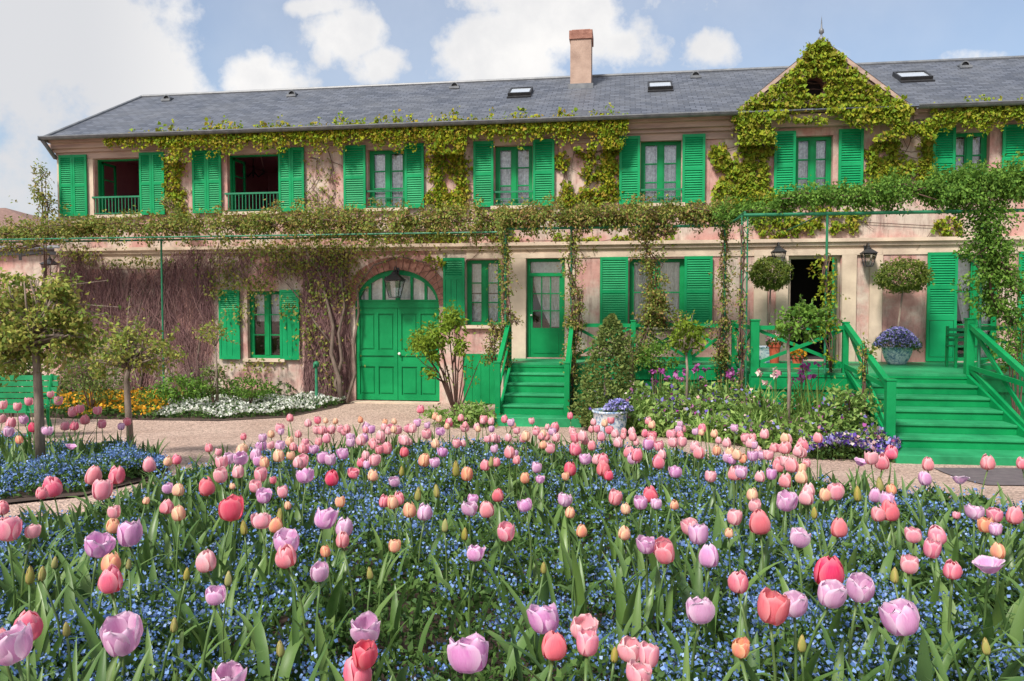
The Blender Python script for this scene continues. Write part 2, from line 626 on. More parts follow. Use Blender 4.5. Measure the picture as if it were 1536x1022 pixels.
M['cover_leaf'] = leaf_mat('ground_cover_leaves', [(.022, .052, .014), (.045, .09, .022), (.075, .13, .032), (.04, .08, .03)], gain=1.7)
M['blue'] = leaf_mat('forget_me_not_flowers', [(.05, .11, .28), (.11, .20, .42), (.18, .29, .52), (.08, .14, .34), (.30, .40, .60)], .2, gain=1.35)
M['orange'] = leaf_mat('orange_flowers', [(.75, .30, .02), (.80, .38, .03), (.78, .48, .05), (.62, .20, .02)], .3)
M['white_fl'] = leaf_mat('white_flowers', [(.72, .74, .66), (.82, .83, .78), (.60, .64, .52)], .3)
M['violet'] = leaf_mat('violet_flowers', [(.10, .05, .34), (.16, .09, .46), (.07, .035, .22), (.26, .18, .52)], .25)
M['magenta'] = leaf_mat('magenta_flowers', [(.34, .05, .28), (.44, .10, .36), (.50, .20, .42)], .3)
M['pinkmix'] = leaf_mat('mixed_pink_flowers', [(.60, .25, .33), (.70, .45, .42), (.75, .70, .62), (.42, .10, .25)], .3)
M['hydrangea'] = leaf_mat('lilac_blue_flowers', [(.20, .20, .55), (.34, .33, .68), (.48, .47, .75), (.15, .12, .42)], .25)
M['twig'] = leaf_mat('bare_creeper_stems', [(.11, .058, .06), (.18, .10, .10), (.25, .155, .14), (.14, .072, .08)], 0, .9, .1)
M['stem'] = leaf_mat('flower_stems', [(.10, .17, .05), (.14, .22, .06)], 0, .5)
# ------------------------------------------------------------------ the house
def fx(px, py, Y=0.0): return on_y(px, py, Y).x
def fz(px, py, Y=0.0): return on_y(px, py, Y).z
def rect(px0, py0, px1, py1, Y=0.0):
    cy, cx = (py0 + py1) / 2, (px0 + px1) / 2
    return fx(px0, cy, Y), fz(cx, py1, Y), fx(px1, cy, Y), fz(cx, py0, Y)   # x0 z0 x1 z1

FLOOR = 1.08
house = thing('country_house', (0, 0, 0), 'long pink country house with slate roof, green shutters and creepers', 'house')
XL = fx(88, 290)
XR = 12.6
EAVE = 6.42
DEEP = 6.6
YR = 3.3
YE = -.42
XE = fx(66, 211, YE)

# openings in the front wall: pixel rectangles
OP = {
 'u1': (142, 238, 211, 325), 'u2': (341, 231, 419, 319), 'u3': (552, 224, 608, 312), 'u4': (742, 218, 799, 309),
 'u5': (961, 210, 1022, 306), 'u6': (1192, 203, 1249, 299), 'u7': (1430, 199, 1484, 290),
 'g1': (371, 437, 424, 538), 'g2': (699, 390, 752, 488), 'd1': (790, 388, 847, 538), 'g3': (944, 388, 1027, 489),
 'd2': (1182, 384, 1260, 543), 'g4': (1432, 382, 1500, 541), 'arch': (533, 405, 659, 605)}
R = {k: rect(*v) for k, v in OP.items()}
# windows of one floor share their head and sill lines
for ks, zi in ((('u1', 'u2', 'u3', 'u4', 'u5', 'u6', 'u7'), 3),):
    a = sum(R[k][3] for k in ks) / len(ks)
    c = sum(R[k][1] for k in ks) / len(ks)
    for k in ks:
        x0, z0, x1, z1 = R[k]
        R[k] = (x0, z0 * .4 + c * .6, x1, z1 * .4 + a * .6)
for k in ('d1', 'd2', 'g4'):
    x0, z0, x1, z1 = R[k]
    R[k] = (x0, FLOOR + .02, x1, z1)
x0, z0, x1, z1 = R['arch']
R['arch'] = (x0, 0.03, x1, z1)
ARCH_SPRING = fz(596, 458)
WT = .32
def build_wall():
    xs = sorted(set([XL, XR] + [R[k][0] for k in R] + [R[k][2] for k in R]))
    zs = sorted(set([-.3, EAVE] + [R[k][1] for k in R] + [R[k][3] for k in R]))
    w = MB()
    for i in range(len(xs) - 1):
        for j in range(len(zs) - 1):
            cx, cz = (xs[i] + xs[i + 1]) / 2, (zs[j] + zs[j + 1]) / 2
            if any(r[0] < cx < r[2] and r[1] < cz < r[3] for r in R.values()):
                continue
            w.quad((xs[i], 0, zs[j]), (xs[i + 1], 0, zs[j]), (xs[i + 1], 0, zs[j + 1]), (xs[i], 0, zs[j + 1]))
    for k, (x0, z0, x1, z1) in R.items():
        w.quad((x0, 0, z0), (x0, 0, z1), (x0, WT, z1), (x0, WT, z0))
        w.quad((x1, 0, z1), (x1, 0, z0), (x1, WT, z0), (x1, WT, z1))
        w.quad((x0, 0, z1), (x1, 0, z1), (x1, WT, z1), (x0, WT, z1))
        w.quad((x1, 0, z0), (x0, 0, z0), (x0, WT, z0), (x1, WT, z0))
    # side and back walls
    w.quad((XL, DEEP, -.3), (XL, 0, -.3), (XL, 0, EAVE), (XL, DEEP, EAVE))
    w.quad((XR, 0, -.3), (XR, DEEP, -.3), (XR, DEEP, EAVE), (XR, 0, EAVE))
    w.quad((XR, DEEP, -.3), (XL, DEEP, -.3), (XL, DEEP, EAVE), (XR, DEEP, EAVE))
    # the arched head: spandrels in front of the square opening
    x0, z0, x1, z1 = R['arch']
    cx, hw = (x0 + x1) / 2, (x1 - x0) / 2
    n = 20
    arc = [(cx - hw * math.cos(math.pi * i / n), ARCH_SPRING + (z1 - ARCH_SPRING) * math.sin(math.pi * i / n)) for i in range(n + 1)]
    for i in range(n):
        (ax, az), (bx, bz) = arc[i], arc[i + 1]
        w.quad((ax, 0, az), (bx, 0, bz), (bx, 0, z1), (ax, 0, z1))
        w.quad((bx, 0, bz), (ax, 0, az), (ax, .2, az), (bx, .2, bz))
    return w.build('wall', M['wall'], house), arc
wall, ARC = build_wall()

# loft floor, ground slab and dark rooms behind the openings
def room(x0, x1, y0, y1, z0, z1, mat, name='room_lining'):
    b = MB()
    b.quad((x0, y1, z0), (x1, y1, z0), (x1, y1, z1), (x0, y1, z1))
    b.quad((x0, y0, z0), (x0, y1, z0), (x0, y1, z1), (x0, y0, z1))
    b.quad((x1, y1, z0), (x1, y0, z0), (x1, y0, z1), (x1, y1, z1))
    b.quad((x0, y0, z1), (x0, y1, z1), (x1, y1, z1), (x1, y0, z1))
    b.quad((x0, y0, z0), (x1, y0, z0), (x1, y1, z0), (x0, y1, z0))
    # front wall's inner face beside the opening is left to the wall itself
    return b.build(name, mat, house)
ux = R['u1'], R['u2']
room(XL + .3, (ux[0][2] + ux[1][0]) / 2 - .05, WT + .002, 4.4, R['u1'][1] - .12, R['u1'][3] + .35, M['dark_room'])
room((ux[0][2] + ux[1][0]) / 2 + .05, R['u2'][2] + .9, WT + .002, 4.4, R['u1'][1] - .12, R['u1'][3] + .35, M['dark_room'])
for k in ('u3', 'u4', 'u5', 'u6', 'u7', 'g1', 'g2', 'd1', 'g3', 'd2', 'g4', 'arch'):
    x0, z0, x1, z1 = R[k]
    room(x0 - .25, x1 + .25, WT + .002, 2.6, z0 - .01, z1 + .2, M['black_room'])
def room_things():
    x0, z0, x1, z1 = R['u1']
    w = MB()            # a framed picture on the far wall, a chandelier in the next room
    p = at_depth(168, 262, depth(fx(168, 262), 4.3))
    w.box(p.x - .42, 4.32, p.z - .36, p.x + .42, 4.36, p.z + .3)
    f = w.build('wall_picture', M['lace'], house)
    b = MB()
    for (a0, b0, a1, b1) in ((-.46, -.4, .46, -.36), (-.46, .3, .46, .34), (-.46, -.36, -.42, .3), (.42, -.36, .46, .3)):
        b.box(p.x + a0, 4.29, p.z + b0, p.x + a1, 4.37, p.z + b1)
    b.build('picture_frame', M['iron'], f)
    c = MB()
    p = on_y(380, 262, 2.2)
    c.tube([(p.x, 2.2, p.z + .7), (p.x, 2.2, p.z + .05)], .012)
    for i in range(6):
        t = i * math.pi / 3
        e = (p.x + .3 * math.cos(t), 2.2 + .3 * math.sin(t), p.z + .06)
        c.tube([(p.x, 2.2, p.z + .1), (p.x + .16 * math.cos(t), 2.2 + .16 * math.sin(t), p.z - .06), e], .012)
        c.lathe(e, [(.001, 0), (.035, .005), (.03, .02), (.012, .03), (.012, .12), (.001, .13)], 8)
    c.build('chandelier', M['iron'], house)
room_things()

# cornice under the eave, string course, plinth, quoins and the door surrounds
def mouldings():
    b = MB()
    def run(z0, z1, y, xa, xb):
        b.box(xa, -y, z0, xb, .0 - .002, z1)
    gx0, gx1 = fx(1100, 176), fx(1366, 160)
    for xa, xb in ((XL - .03, gx0), (gx1, XR)):
        run(EAVE - .10, EAVE - .003, .30, xa, xb)
        run(EAVE - .22, EAVE - .10, .20, xa, xb)
        run(EAVE - .30, EAVE - .22, .11, xa, xb)
        run(EAVE - .46, EAVE - .30, .04, xa, xb)
    # return of the cornice on the gable-end wall
    b.box(max(XE + .02, XL - .30), -.3, EAVE - .10, XL - .03, DEEP, EAVE - .004)
    b.box(XL - .16, -.16, EAVE - .24, XL - .03, DEEP, EAVE - .101)
    b.build('eave_cornice', M['moulding'], house)
    b = MB()
    zc = fz(700, 369)
    run(zc - .02, zc + .055, .13, XL - .05, XR)
    run(zc - .10, zc - .02, .075, XL - .05, XR)
    b.build('string_course', M['cream'], house)
    b = MB()
    run(zc - .47, zc - .1, .022, XL - .02, fx(330, 400))
    run(zc - .30, zc - .1, .022, fx(700, 390), XR)
    b.build('frieze_band', M['cream'], house)
    def surround(pil, xa, xb, head, zh):      # flat pilasters and stone surround of a porch door
        b = MB()
        for a, c in pil:
            b.box(fx(a, 470), -.05, -.2, fx(c, 470), -.002, zc - .302)
        b.box(fx(xa, 400), -.053, R[head][3] + .01, fx(xb, 400), -.003, R[head][3] + zh)
        b.build('door_surround', M['cream'], house)
    surround(((764, 789), (848, 862)), 764, 862, 'd1', .12)
    surround(((1130, 1150), (1163, 1181), (1261, 1283), (1303, 1322)), 1130, 1322, 'd2', .14)
    b = MB()
    b.box(XL - .01, -.025, R['u1'][1] - .3, fx(141, 280), -.003, EAVE - .46)
    b.build('corner_quoin', M['cream'], house)
    b = MB()        # red brick arch ring over the carriage door
    x0, z0, x1, z1 = R['arch']
    cx, hw = (x0 + x1) / 2, (x1 - x0) / 2
    n = 22
    for i in range(n):
        t0, t1 = math.pi * (i + .06) / n, math.pi * (i + .94) / n
        pts = []
        for (t, k) in ((t0, 0), (t1, 0), (t1, 1), (t0, 1)):
            rx, rz = hw + .30 * k + .0, (z1 - ARCH_SPRING) + .30 * k
            pts.append((cx - rx * math.cos(t), ARCH_SPRING + rz * math.sin(t)))
        nn = len(b.v)
        for y in (-.03, .05):
            b.v += [(p[0], y, p[1]) for p in pts]
        for q in ((0, 1, 2, 3), (0, 4, 5, 1), (1, 5, 6, 2), (2, 6, 7, 3), (3, 7, 4, 0)):
            b.f.append(tuple(nn + q_ for q_ in q))
    b.build('brick_arch', M['brick'], house)
mouldings()

# ---------------------------------------------------------------- windows
def pleats(x0, x1, z0, z1, y, amp=.02, waves=9, flare=0.0, name='curtain', mat=None, parent=None, tie=None):
    me = MB()
    n, mm = 44, 10
    for j in range(mm + 1):
        for i in range(n + 1):
            t, s = i / n, j / mm
            xx = x0 + (x1 - x0) * t
            if tie:                        # drawn aside: gathers towards one side at the bottom
                k = 1 - tie[1] * (1 - s) ** 1.6
                xx = (x1 - (x1 - x0) * (1 - t) * k) if tie[0] > 0 else (x0 + (x1 - x0) * t * k)
            me.v.append((xx, y + amp * math.sin(t * waves * 6.283 + 1.3 * math.sin(t * 9 + s)), z0 + (z1 - z0) * s))
    for j in range(mm):
        for i in range(n):
            a = j * (n + 1) + i
            me.f.append((a, a + 1, a + n + 2, a + n + 1))
    return me.build(name, mat or M['lace'], parent, smooth=True)

def sash_window(k, rows=3, y=.17, curtain='lace', rail=None, sill=True, opened=False, bars=True):
    x0, z0, x1, z1 = R[k]
    f = MB()
    t = .075 if not opened else .035
    f.box(x0, y - .04, z0, x0 + t, y + .05, z1)
    f.box(x1 - t, y - .04, z0, x1, y + .05, z1)
    f.box(x0 + t, y - .04, z1 - t, x1 - t, y + .05, z1)
    f.box(x0 + t, y - .04, z0, x1 - t, y + .05, z0 + t)
    w = None
    cx = (x0 + x1) / 2
    if not opened:
        f.box(cx - .05, y - .05, z0 + t, cx + .05, y + .045, z1 - t)
        # casement stiles
        for a, b_ in ((x0 + t, cx - .05), (cx + .05, x1 - t)):
            f.box(a, y - .03, z0 + t, a + .03, y + .03, z1 - t)
            f.box(b_ - .03, y - .03, z0 + t, b_, y + .03, z1 - t)
            for r in range(1, rows):
                zz = z0 + t + (z1 - z0 - 2 * t) * r / rows
                f.box(a + .03, y - .028, zz - .014, b_ - .03, y + .028, zz + .014)
    w = f.build('window', M['green'], house)
    if not opened:
        g = MB()
        g.quad((x0 + t, y + .005, z0 + t), (x1 - t, y + .005, z0 + t), (x1 - t, y + .005, z1 - t), (x0 + t, y + .005, z1 - t))
        g.build('pane', M['glass'], w)
        if curtain == 'lace':
            for a, b_ in ((x0 + .09, cx - .01), (cx + .01, x1 - .09)):
                pleats(a, b_, z0 + .08, z1 - .08, y + .13, .018, 4, mat=M['lace'], parent=w)
        elif curtain == 'tied':
            pleats(x0 + .09, cx + .02, z0 + .08, z1 - .08, y + .13, .022, 5, mat=M['voile'], parent=w, tie=(-1, .45))
            pleats(cx - .02, x1 - .09, z0 + .08, z1 - .08, y + .15, .022, 5, mat=M['voile'], parent=w, tie=(1, .45))
        elif curtain == 'right':
            pleats(x0 + .09, x1 - .09, z0 + .08, z1 - .08, y + .13, .022, 7, mat=M['voile'], parent=w, tie=(1, .55))
        elif curtain == 'top':
            pleats(x0 + .09, x1 - .09, z0 + .55 * (z1 - z0), z1 - .08, y + .16, .018, 6, mat=M['voile'], parent=w)  # pale curtain added in place of a bright reflection on the glass
        elif curtain == 'half':
            pleats(x0 + .09, x1 - .09, z0 + .08, z0 + .48 * (z1 - z0), y + .13, .018, 6, mat=M['lace'], parent=w)
            pleats(x0 + .09, x1 - .09, z0 + .5 * (z1 - z0), z1 - .08, y + .16, .018, 6, mat=M['voile'], parent=w)
    else:
        # the two casements stand folded back into the room
        for s, xx in ((1, x0 + .04), (-1, x1 - .04)):
            c = MB()
            ww = (x1 - x0) / 2 - .1
            ya, yb = y + .06, y + .06 + ww
            c.box(xx - .02, ya, z0 + t, xx + .02, yb, z0 + t + .06)
            c.box(xx - .02, ya, z1 - t - .06, xx + .02, yb, z1 - t)
            c.box(xx - .02, ya, z0 + t, xx + .02, ya + .05, z1 - t)
            c.box(xx - .02, yb - .05, z0 + t, xx + .02, yb, z1 - t)
            for r in (1, 2):
                zz = z0 + (z1 - z0) * r / 3
                c.box(xx - .018, ya + .05, zz - .014, xx + .018, yb - .05, zz + .014)
            c.build('casement', M['green'], w)
    if sill:
        s = MB()
        s.box(x0 - .08, -.10, z0 - .075, x1 + .08, .12, z0 - .002)
        s.build('sill', M['cream'], w)
    if rail:
        r = MB()
        za = z0 + rail
        r.box(x0 - .05, -.045, za - .02, x1 + .05, -.01, za + .022)
        r.box(x0, -.04, z0 + .03, x1, -.015, z0 + .05)
        if opened:
            n = max(8, int((x1 - x0) / .085))
            for i in range(n):
                xx = x0 + (x1 - x0) * (i + .5) / n
                r.box(xx - .008, -.036, z0 + .05, xx + .008, -.02, za - .02)
        else:
            r.box(x0, -.04, za - .17, x1, -.015, za - .15)
            n = 7
            for i in range(n):
                xx = x0 + (x1 - x0) * (i + .5) / n
                r.box(xx - .006, -.034, z0 + .05, xx + .006, -.02, za - .17)
        r.build('window_railing', M['green_pole'], w)
    return w
for k in ('u1', 'u2'):
    sash_window(k, opened=True, rail=.44)
sash_window('u3', 3, rail=.40)
sash_window('u4', 3, rail=.32)
sash_window('u5', 3, rail=.30)
sash_window('u6', 3, rail=.28)
sash_window('u7', 3, rail=.28)
sash_window('g1', 3, curtain='top')  # the upper curtain stands in for reflected brightness
sash_window('g2', 3, curtain='half')
sash_window('g3', 2, curtain='tied')

# ---------------------------------------------------------------- shutters
def shutter(x0, z0, x1, z1, style, bifold=False, y=-.055):
    b = MB()
    th = .036
    def leaf(xa, xb):
        st = .055 if xb - xa > .25 else .038
        b.box(xa, y - th, z0, xa + st, y, z1)
        b.box(xb - st, y - th, z0, xb, y, z1)
        zm = z0 + (z1 - z0) * .50
        rails = [(z0, z0 + .09), (z1 - .07, z1)]
        spans = []
        if style == 'louvre':
            rails.append((zm - .035, zm + .035))
            spans = [(z0 + .09, zm - .035), (zm + .035, z1 - .07)]
        elif style == 'top':
            zm = z1 - .30 * (z1 - z0)
            rails.append((zm - .035, zm + .035))
            spans = [(zm + .035, z1 - .07)]
            n = 3
            for i in range(n):          # boarded lower part
                a = xa + st + (xb - xa - 2 * st) * i / n
                c = xa + st + (xb - xa - 2 * st) * (i + 1) / n
                b.box(a + .004, y - th * .75, z0 + .09, c - .004, y - .004, zm - .035)
        elif style == 'door':
            zm = z0 + .40 * (z1 - z0)
            zq = z0 + .68 * (z1 - z0)
            rails += [(zm - .05, zm + .05), (zq - .035, zq + .035)]
            spans = [(zm + .05, zq - .035), (zq + .035, z1 - .07)]
            b.box(xa + st + .01, y - th * .8, z0 + .1, xb - st - .01, y - .004, zm - .06)
        for a, c in rails:
            b.box(xa + st, y - th + .002, a, xb - st, y - .002, c)
        for a, c in spans:
            n = max(3, int(round((c - a) / .052)))
            for i in range(n):
                zc = a + (c - a) * (i + .5) / n
                h = .024
                # a slanted slat
                nn = len(b.v)
                for xx in (xa + st, xb - st):
                    b.v += [(xx, y - th * .92, zc - h), (xx, y - th * .92, zc - h + .008), (xx, y - .004, zc + h + .008), (xx, y - .004, zc + h)]
                for q in ((0, 1, 5, 4), (1, 2, 6, 5), (2, 3, 7, 6), (3, 0, 4, 7)):
                    b.f.append(tuple(nn + q_ for q_ in q))
    if bifold:
        xm = (x0 + x1) / 2
        leaf(x0, xm - .003)
        leaf(xm + .003, x1)
    else:
        leaf(x0, x1)
    return b.build('shutter', M['green_louvre'], house)
SH = [('u1', 92, 133, 1), ('u1', 212, 249, 1), ('u2', 291, 334, 1), ('u2', 420, 458, 1), ('u3', 517, 550, 0), ('u3', 608.5, 637, 0),
      ('u4', 711, 741, 0), ('u4', 800, 832, 0), ('u5', 929, 960, 0), ('u5', 1023, 1057, 0), ('u6', 1160, 1192, 0), ('u6', 1256, 1293, 0),
      ('u7', 1396, 1430, 0), ('u7', 1500, 1537, 0)]
for k, a, c, bf in SH:
    z0, z1 = R[k][1] - .02, R[k][3] + .10
    shutter(fx(a, 260), z0, fx(c, 260), z1, 'louvre', bf)
shutter(fx(331, 487), R['g1'][1] - .02, fx(362, 487), R['g1'][3] + .03, 'top')
shutter(fx(422, 487), R['g1'][1] - .02, fx(451, 487), R['g1'][3] + .03, 'top')
shutter(fx(666, 437), R['g2'][1], fx(698, 437), R['g2'][3] + .05, 'top')
shutter(fx(900, 437), R['g3'][1] - .02, fx(942, 437), R['g3'][3] + .04, 'louvre')
shutter(fx(1026, 437), R['g3'][1] - .02, fx(1068, 437), R['g3'][3] + .04, 'louvre')
shutter(fx(1388, 460), FLOOR + .02, fx(1433, 460), R['g4'][3] + .05, 'door')
shutter(fx(1524, 460), FLOOR + .02, fx(1566, 460), R['g4'][3] + .05, 'door')

# ---------------------------------------------------------------- doors
def glazed_door(k, kick=.30, transom=.16, curtain=True, name='door'):
    x0, z0, x1, z1 = R[k]
    y = .12
    f = MB()
    t = .07
    f.box(x0, y - .05, z0, x0 + t, y + .05, z1)
    f.box(x1 - t, y - .05, z0, x1, y + .05, z1)
    f.box(x0 + t, y - .05, z1 - t, x1 - t, y + .05, z1)
    h = z1 - z0
    zt = z1 - transom * h
    zk = z0 + kick * h
    f.box(x0 + t, y - .055, zt - .04, x1 - t, y + .05, zt + .04)
    f.box(x0 + t, y - .03, z0, x1 - t, y + .03, zk)
    f.box(x0 + t + .08, y - .042, z0 + .1, x1 - t - .08, y - .03, zk - .1)
    xa, xb = x0 + t, x1 - t
    f.box(xa, y - .03, zk, xa + .06, y + .03, zt - .04)
    f.box(xb - .06, y - .03, zk, xb, y + .03, zt - .04)
    xa += .06
    xb -= .06
    for i in (1, 2):
        xx = xa + (xb - xa) * i / 3
        f.box(xx - .012, y - .027, zk, xx + .012, y + .027, zt - .04)
    for i in (1, 2, 3):
        zz = zk + (zt - .04 - zk) * i / 3
        if i < 3:
            f.box(xa, y - .024, zz - .012, xb, y + .024, zz + .012)
    d = f.build(name, M['green'], house)
    g = MB()
    g.quad((x0 + t, y + .004, zk), (x1 - t, y + .004, zk), (x1 - t, y + .004, z1 - t), (x0 + t, y + .004, z1 - t))
    g.build('pane', M['glass'], d)
    hnd = MB()
    hnd.lathe((xa - .03, y - .06, z0 + .42 * h), [(.001, 0), (.022, .008), (.026, .02), (.02, .035), (.001, .042)], 10)
    hnd.build('handle', M['brass'], d)
    pleats(xa, xb + .04, zk + .02, zt - .05, y + .10, .02, 6, mat=M['voile'], parent=d, tie=(1, .62))
    pleats(x0 + t, x1 - t, zt + .04, z1 - t, y + .10, .016, 8, mat=M['voile'], parent=d)
    return d
glazed_door('d1')
def glazed_side():
    x0, z0, x1, z1 = R['g4']
    sash_window('g4', 3, curtain='right', sill=False)
glazed_side()

def open_doorway():
    x0, z0, x1, z1 = R['d2']
    f = MB()
    f.box(x0, .08, z0, x0 + .06, .2, z1)
    f.box(x1 - .06, .08, z0, x1, .2, z1)
    f.box(x0 + .06, .08, z1 - .06, x1 - .06, .2, z1)
    fr = f.build('door_frame', M['cream'], house)
    # the leaf stands open against the right reveal
    d = MB()
    hx = x1 - .07
    p, q = Vector((hx, .10, 0)), Vector((hx - .22, -.52, 0))
    dirv = (q - p).normalized()
    nrm = Vector((-dirv.y, dirv.x, 0))
    ln = (q - p).length
    def slab(a, b_, za, zb, t=.04):
        A, B = p + dirv * a, p + dirv * b_
        n = len(d.v)
        for zz in (za, zb):
            for c in (A - nrm * t / 2, B - nrm * t / 2, B + nrm * t / 2, A + nrm * t / 2):
                d.v.append((c.x, c.y, zz))
        for k in ((3, 2, 1, 0), (4, 5, 6, 7), (0, 1, 5, 4), (1, 2, 6, 5), (2, 3, 7, 6), (3, 0, 4, 7)):
            d.f.append(tuple(n + i for i in k))
    slab(0, ln, z0 + .01, z1 - .07)
    for za, zb in ((z0 + .12, z0 + .75), (z0 + .9, z1 - .2)):
        slab(.09, ln - .09, za, zb, .056)
    dd = d.build('open_door', M['green'], house)
    k = MB()
    c = p + dirv * (ln - .06) - nrm * .03
    k.lathe((c.x, c.y, z0 + 1.0), [(.001, -.03), (.022, -.02), (.024, 0), (.02, .02), (.001, .03)], 10)
    k.build('handle', M['iron'], dd)
open_doorway()

def carriage_door():
    x0, z0, x1, z1 = R['arch']
    cx = (x0 + x1) / 2
    y = .10
    zt = ARCH_SPRING
    f = MB()
    # transom and fanlight bars
    f.box(x0, y - .07, zt - .06, x1, y + .05, zt + .10)
    f.box(x0, y - .09, zt + .10, x1, y + .05, zt + .13)
    for i in range(1, 6):
        xx = x0 + (x1 - x0) * i / 6
        u = (xx - cx) / ((x1 - x0) / 2)
        top = zt + (z1 - zt) * math.sqrt(max(0, 1 - u * u))
        w = .03 if i != 3 else .05
        f.box(xx - w, y - .04, zt + .13, xx + w, y + .04, top - .005)
    # ring inside the arch
    for i in range(len(ARC) - 1):
        (ax, az), (bx, bz) = ARC[i], ARC[i + 1]
        if min(az, bz) < zt + .10:
            az, bz = max(az, zt + .13), max(bz, zt + .13)
        def inn(x, z): return (cx + (x - cx) * .93, zt + (z - zt) * .86)
        (cx1, cz1), (cx2, cz2) = inn(ax, az), inn(bx, bz)
        n = len(f.v)
        for yy in (y - .05, y + .04):
            f.v += [(ax, yy, az), (bx, yy, bz), (cx2, yy, cz2), (cx1, yy, cz1)]
        for k in ((0, 1, 2, 3), (2, 6, 7, 3), (0, 3, 7, 4), (1, 5, 6, 2)):
            f.f.append(tuple(n + j for j in k))
    fr = f.build('fanlight', M['green'], house)
    g = MB()
    g.poly([(a, y + .01, max(z, zt + .12)) for a, z in ARC])
    g.build('pane', M['glass'], fr)
    pl = MB()
    c_ = pleats(x0 + .05, x1 - .05, zt + .05, z1 - .02, y + .17, .02, 10, name='curtain', mat=M['voile'], parent=fr)  # pale cloth added in place of white reflections in the fanlight
    for s in (0, 1):
        a, c = (x0, cx - .006) if s == 0 else (cx + .006, x1)
        d = MB()
        za, zb = z0 + .02, zt - .062
        d.box(a, y - .02, za, c, y + .04, zb)
        st = .09
        d.box(a, y - .05, za, a + st, y - .02, zb)
        d.box(c - st, y - .05, za, c, y - .02, zb)
        for (r0, r1) in ((za, za + .13), (za + .80, za + .93), (za + 1.06, za + 1.19), (zb - .14, zb)):
            d.box(a + st, y - .05, r0, c - st, y - .02, r1)
        ww = (c - a - 2 * st)
        d.box(a + st + ww / 2 - .045, y - .05, za + .13, a + st + ww / 2 + .045, y - .02, za + .80)
        d.box(a + st + ww / 2 - .045, y - .05, za + 1.19, a + st + ww / 2 + .045, y - .02, zb - .14)
        for i in (0, 1):
            pa = a + st + i * (ww / 2 + .045) + .035
            pb = pa + ww / 2 - .045 - .07
            d.box(pa, y - .038, za + .17, pb, y - .02, za + .76)
            d.box(pa, y - .038, za + 1.23, pb, y - .02, zb - .18)
        dl = d.build('carriage_door_leaf', M['green'], house)
        if s == 1:
            k = MB()
            k.tube([(cx + .05, y - .05, 1.16), (cx + .05, y - .09, 1.16), (cx + .05, y - .11, 1.16)], [.015, .035, .02], 10)
            k.build('handle', M['brass'], dl)
    st = MB()
    st.box(x0 - .02, -.28, -.05, x1 + .02, .2, .028)
    st.build('doorstep', M['cream'], house)
    cl = MB()       # small cellar hatch beside it
    a, b_, c, d_ = rect(696, 531, 747, 607)
    cl.box(a, -.05, .02, c, -.002, d_)
    for i in range(1, 4):
        xx = a + (c - a) * i / 4
        cl.box(xx - .006, -.06, .04, xx + .006, -.05, d_ - .02)
    cl.build('cellar_hatch', M['green'], house)
carriage_door()

# ---------------------------------------------------------------- roof
pR = on_y(213, 145, YR)
ZR = (on_y(213, 145, YR).z + on_y(700, 125, YR).z) / 2
XH = pR.x
print('ridge z', pR.z, on_y(700, 125, YR).z, on_y(1500, 90, YR).z, 'hip x', XH, 'XL', XL, 'eave z at', [on_y(p, q, -.4).z for p, q in ((80, 211), (800, 184), (1536, 158))])
SL = (ZR - EAVE) / (YR - YE)
def roof_z(y): return EAVE + (y - YE) * SL
def uvquad(me_pts, uvs, name, mat, parent):
    me = bpy.data.meshes.new(name)
    vs = [p for q in me_pts for p in q]
    fs, n = [], 0
    for q in me_pts:
        fs.append(tuple(range(n, n + len(q))))
        n += len(q)
    me.from_pydata([tuple(v) for v in vs], [], fs)
    ul = me.uv_layers.new(name='UVMap')
    flat = [u for q in uvs for u in q]
    for i, u in enumerate(flat):
        ul.data[i].uv = u
    return link(name, me, mat, parent)
YB = DEEP + .42
slope_len = math.hypot(YR - YE, ZR - EAVE)
hipl = math.hypot(XH - XE, ZR - EAVE)
XRE = XR + .3
q1 = [(XE, YE, EAVE), (XRE, YE, EAVE), (XRE, YR, ZR), (XH, YR, ZR)]
u1 = [(XE, 0), (XRE, 0), (XRE, slope_len), (XH, slope_len)]
q2 = [(XRE, YB, EAVE), (XE, YB, EAVE), (XH, YR, ZR), (XRE, YR, ZR)]
q3 = [(XE, YB, EAVE), (XE, YE, EAVE), (XH, YR, ZR)]
u3 = [(YB, 0), (YE, 0), (YR, hipl)]
roof = uvquad([q1, q2, q3], [u1, u1, u3], 'roof', M['slate'], house)
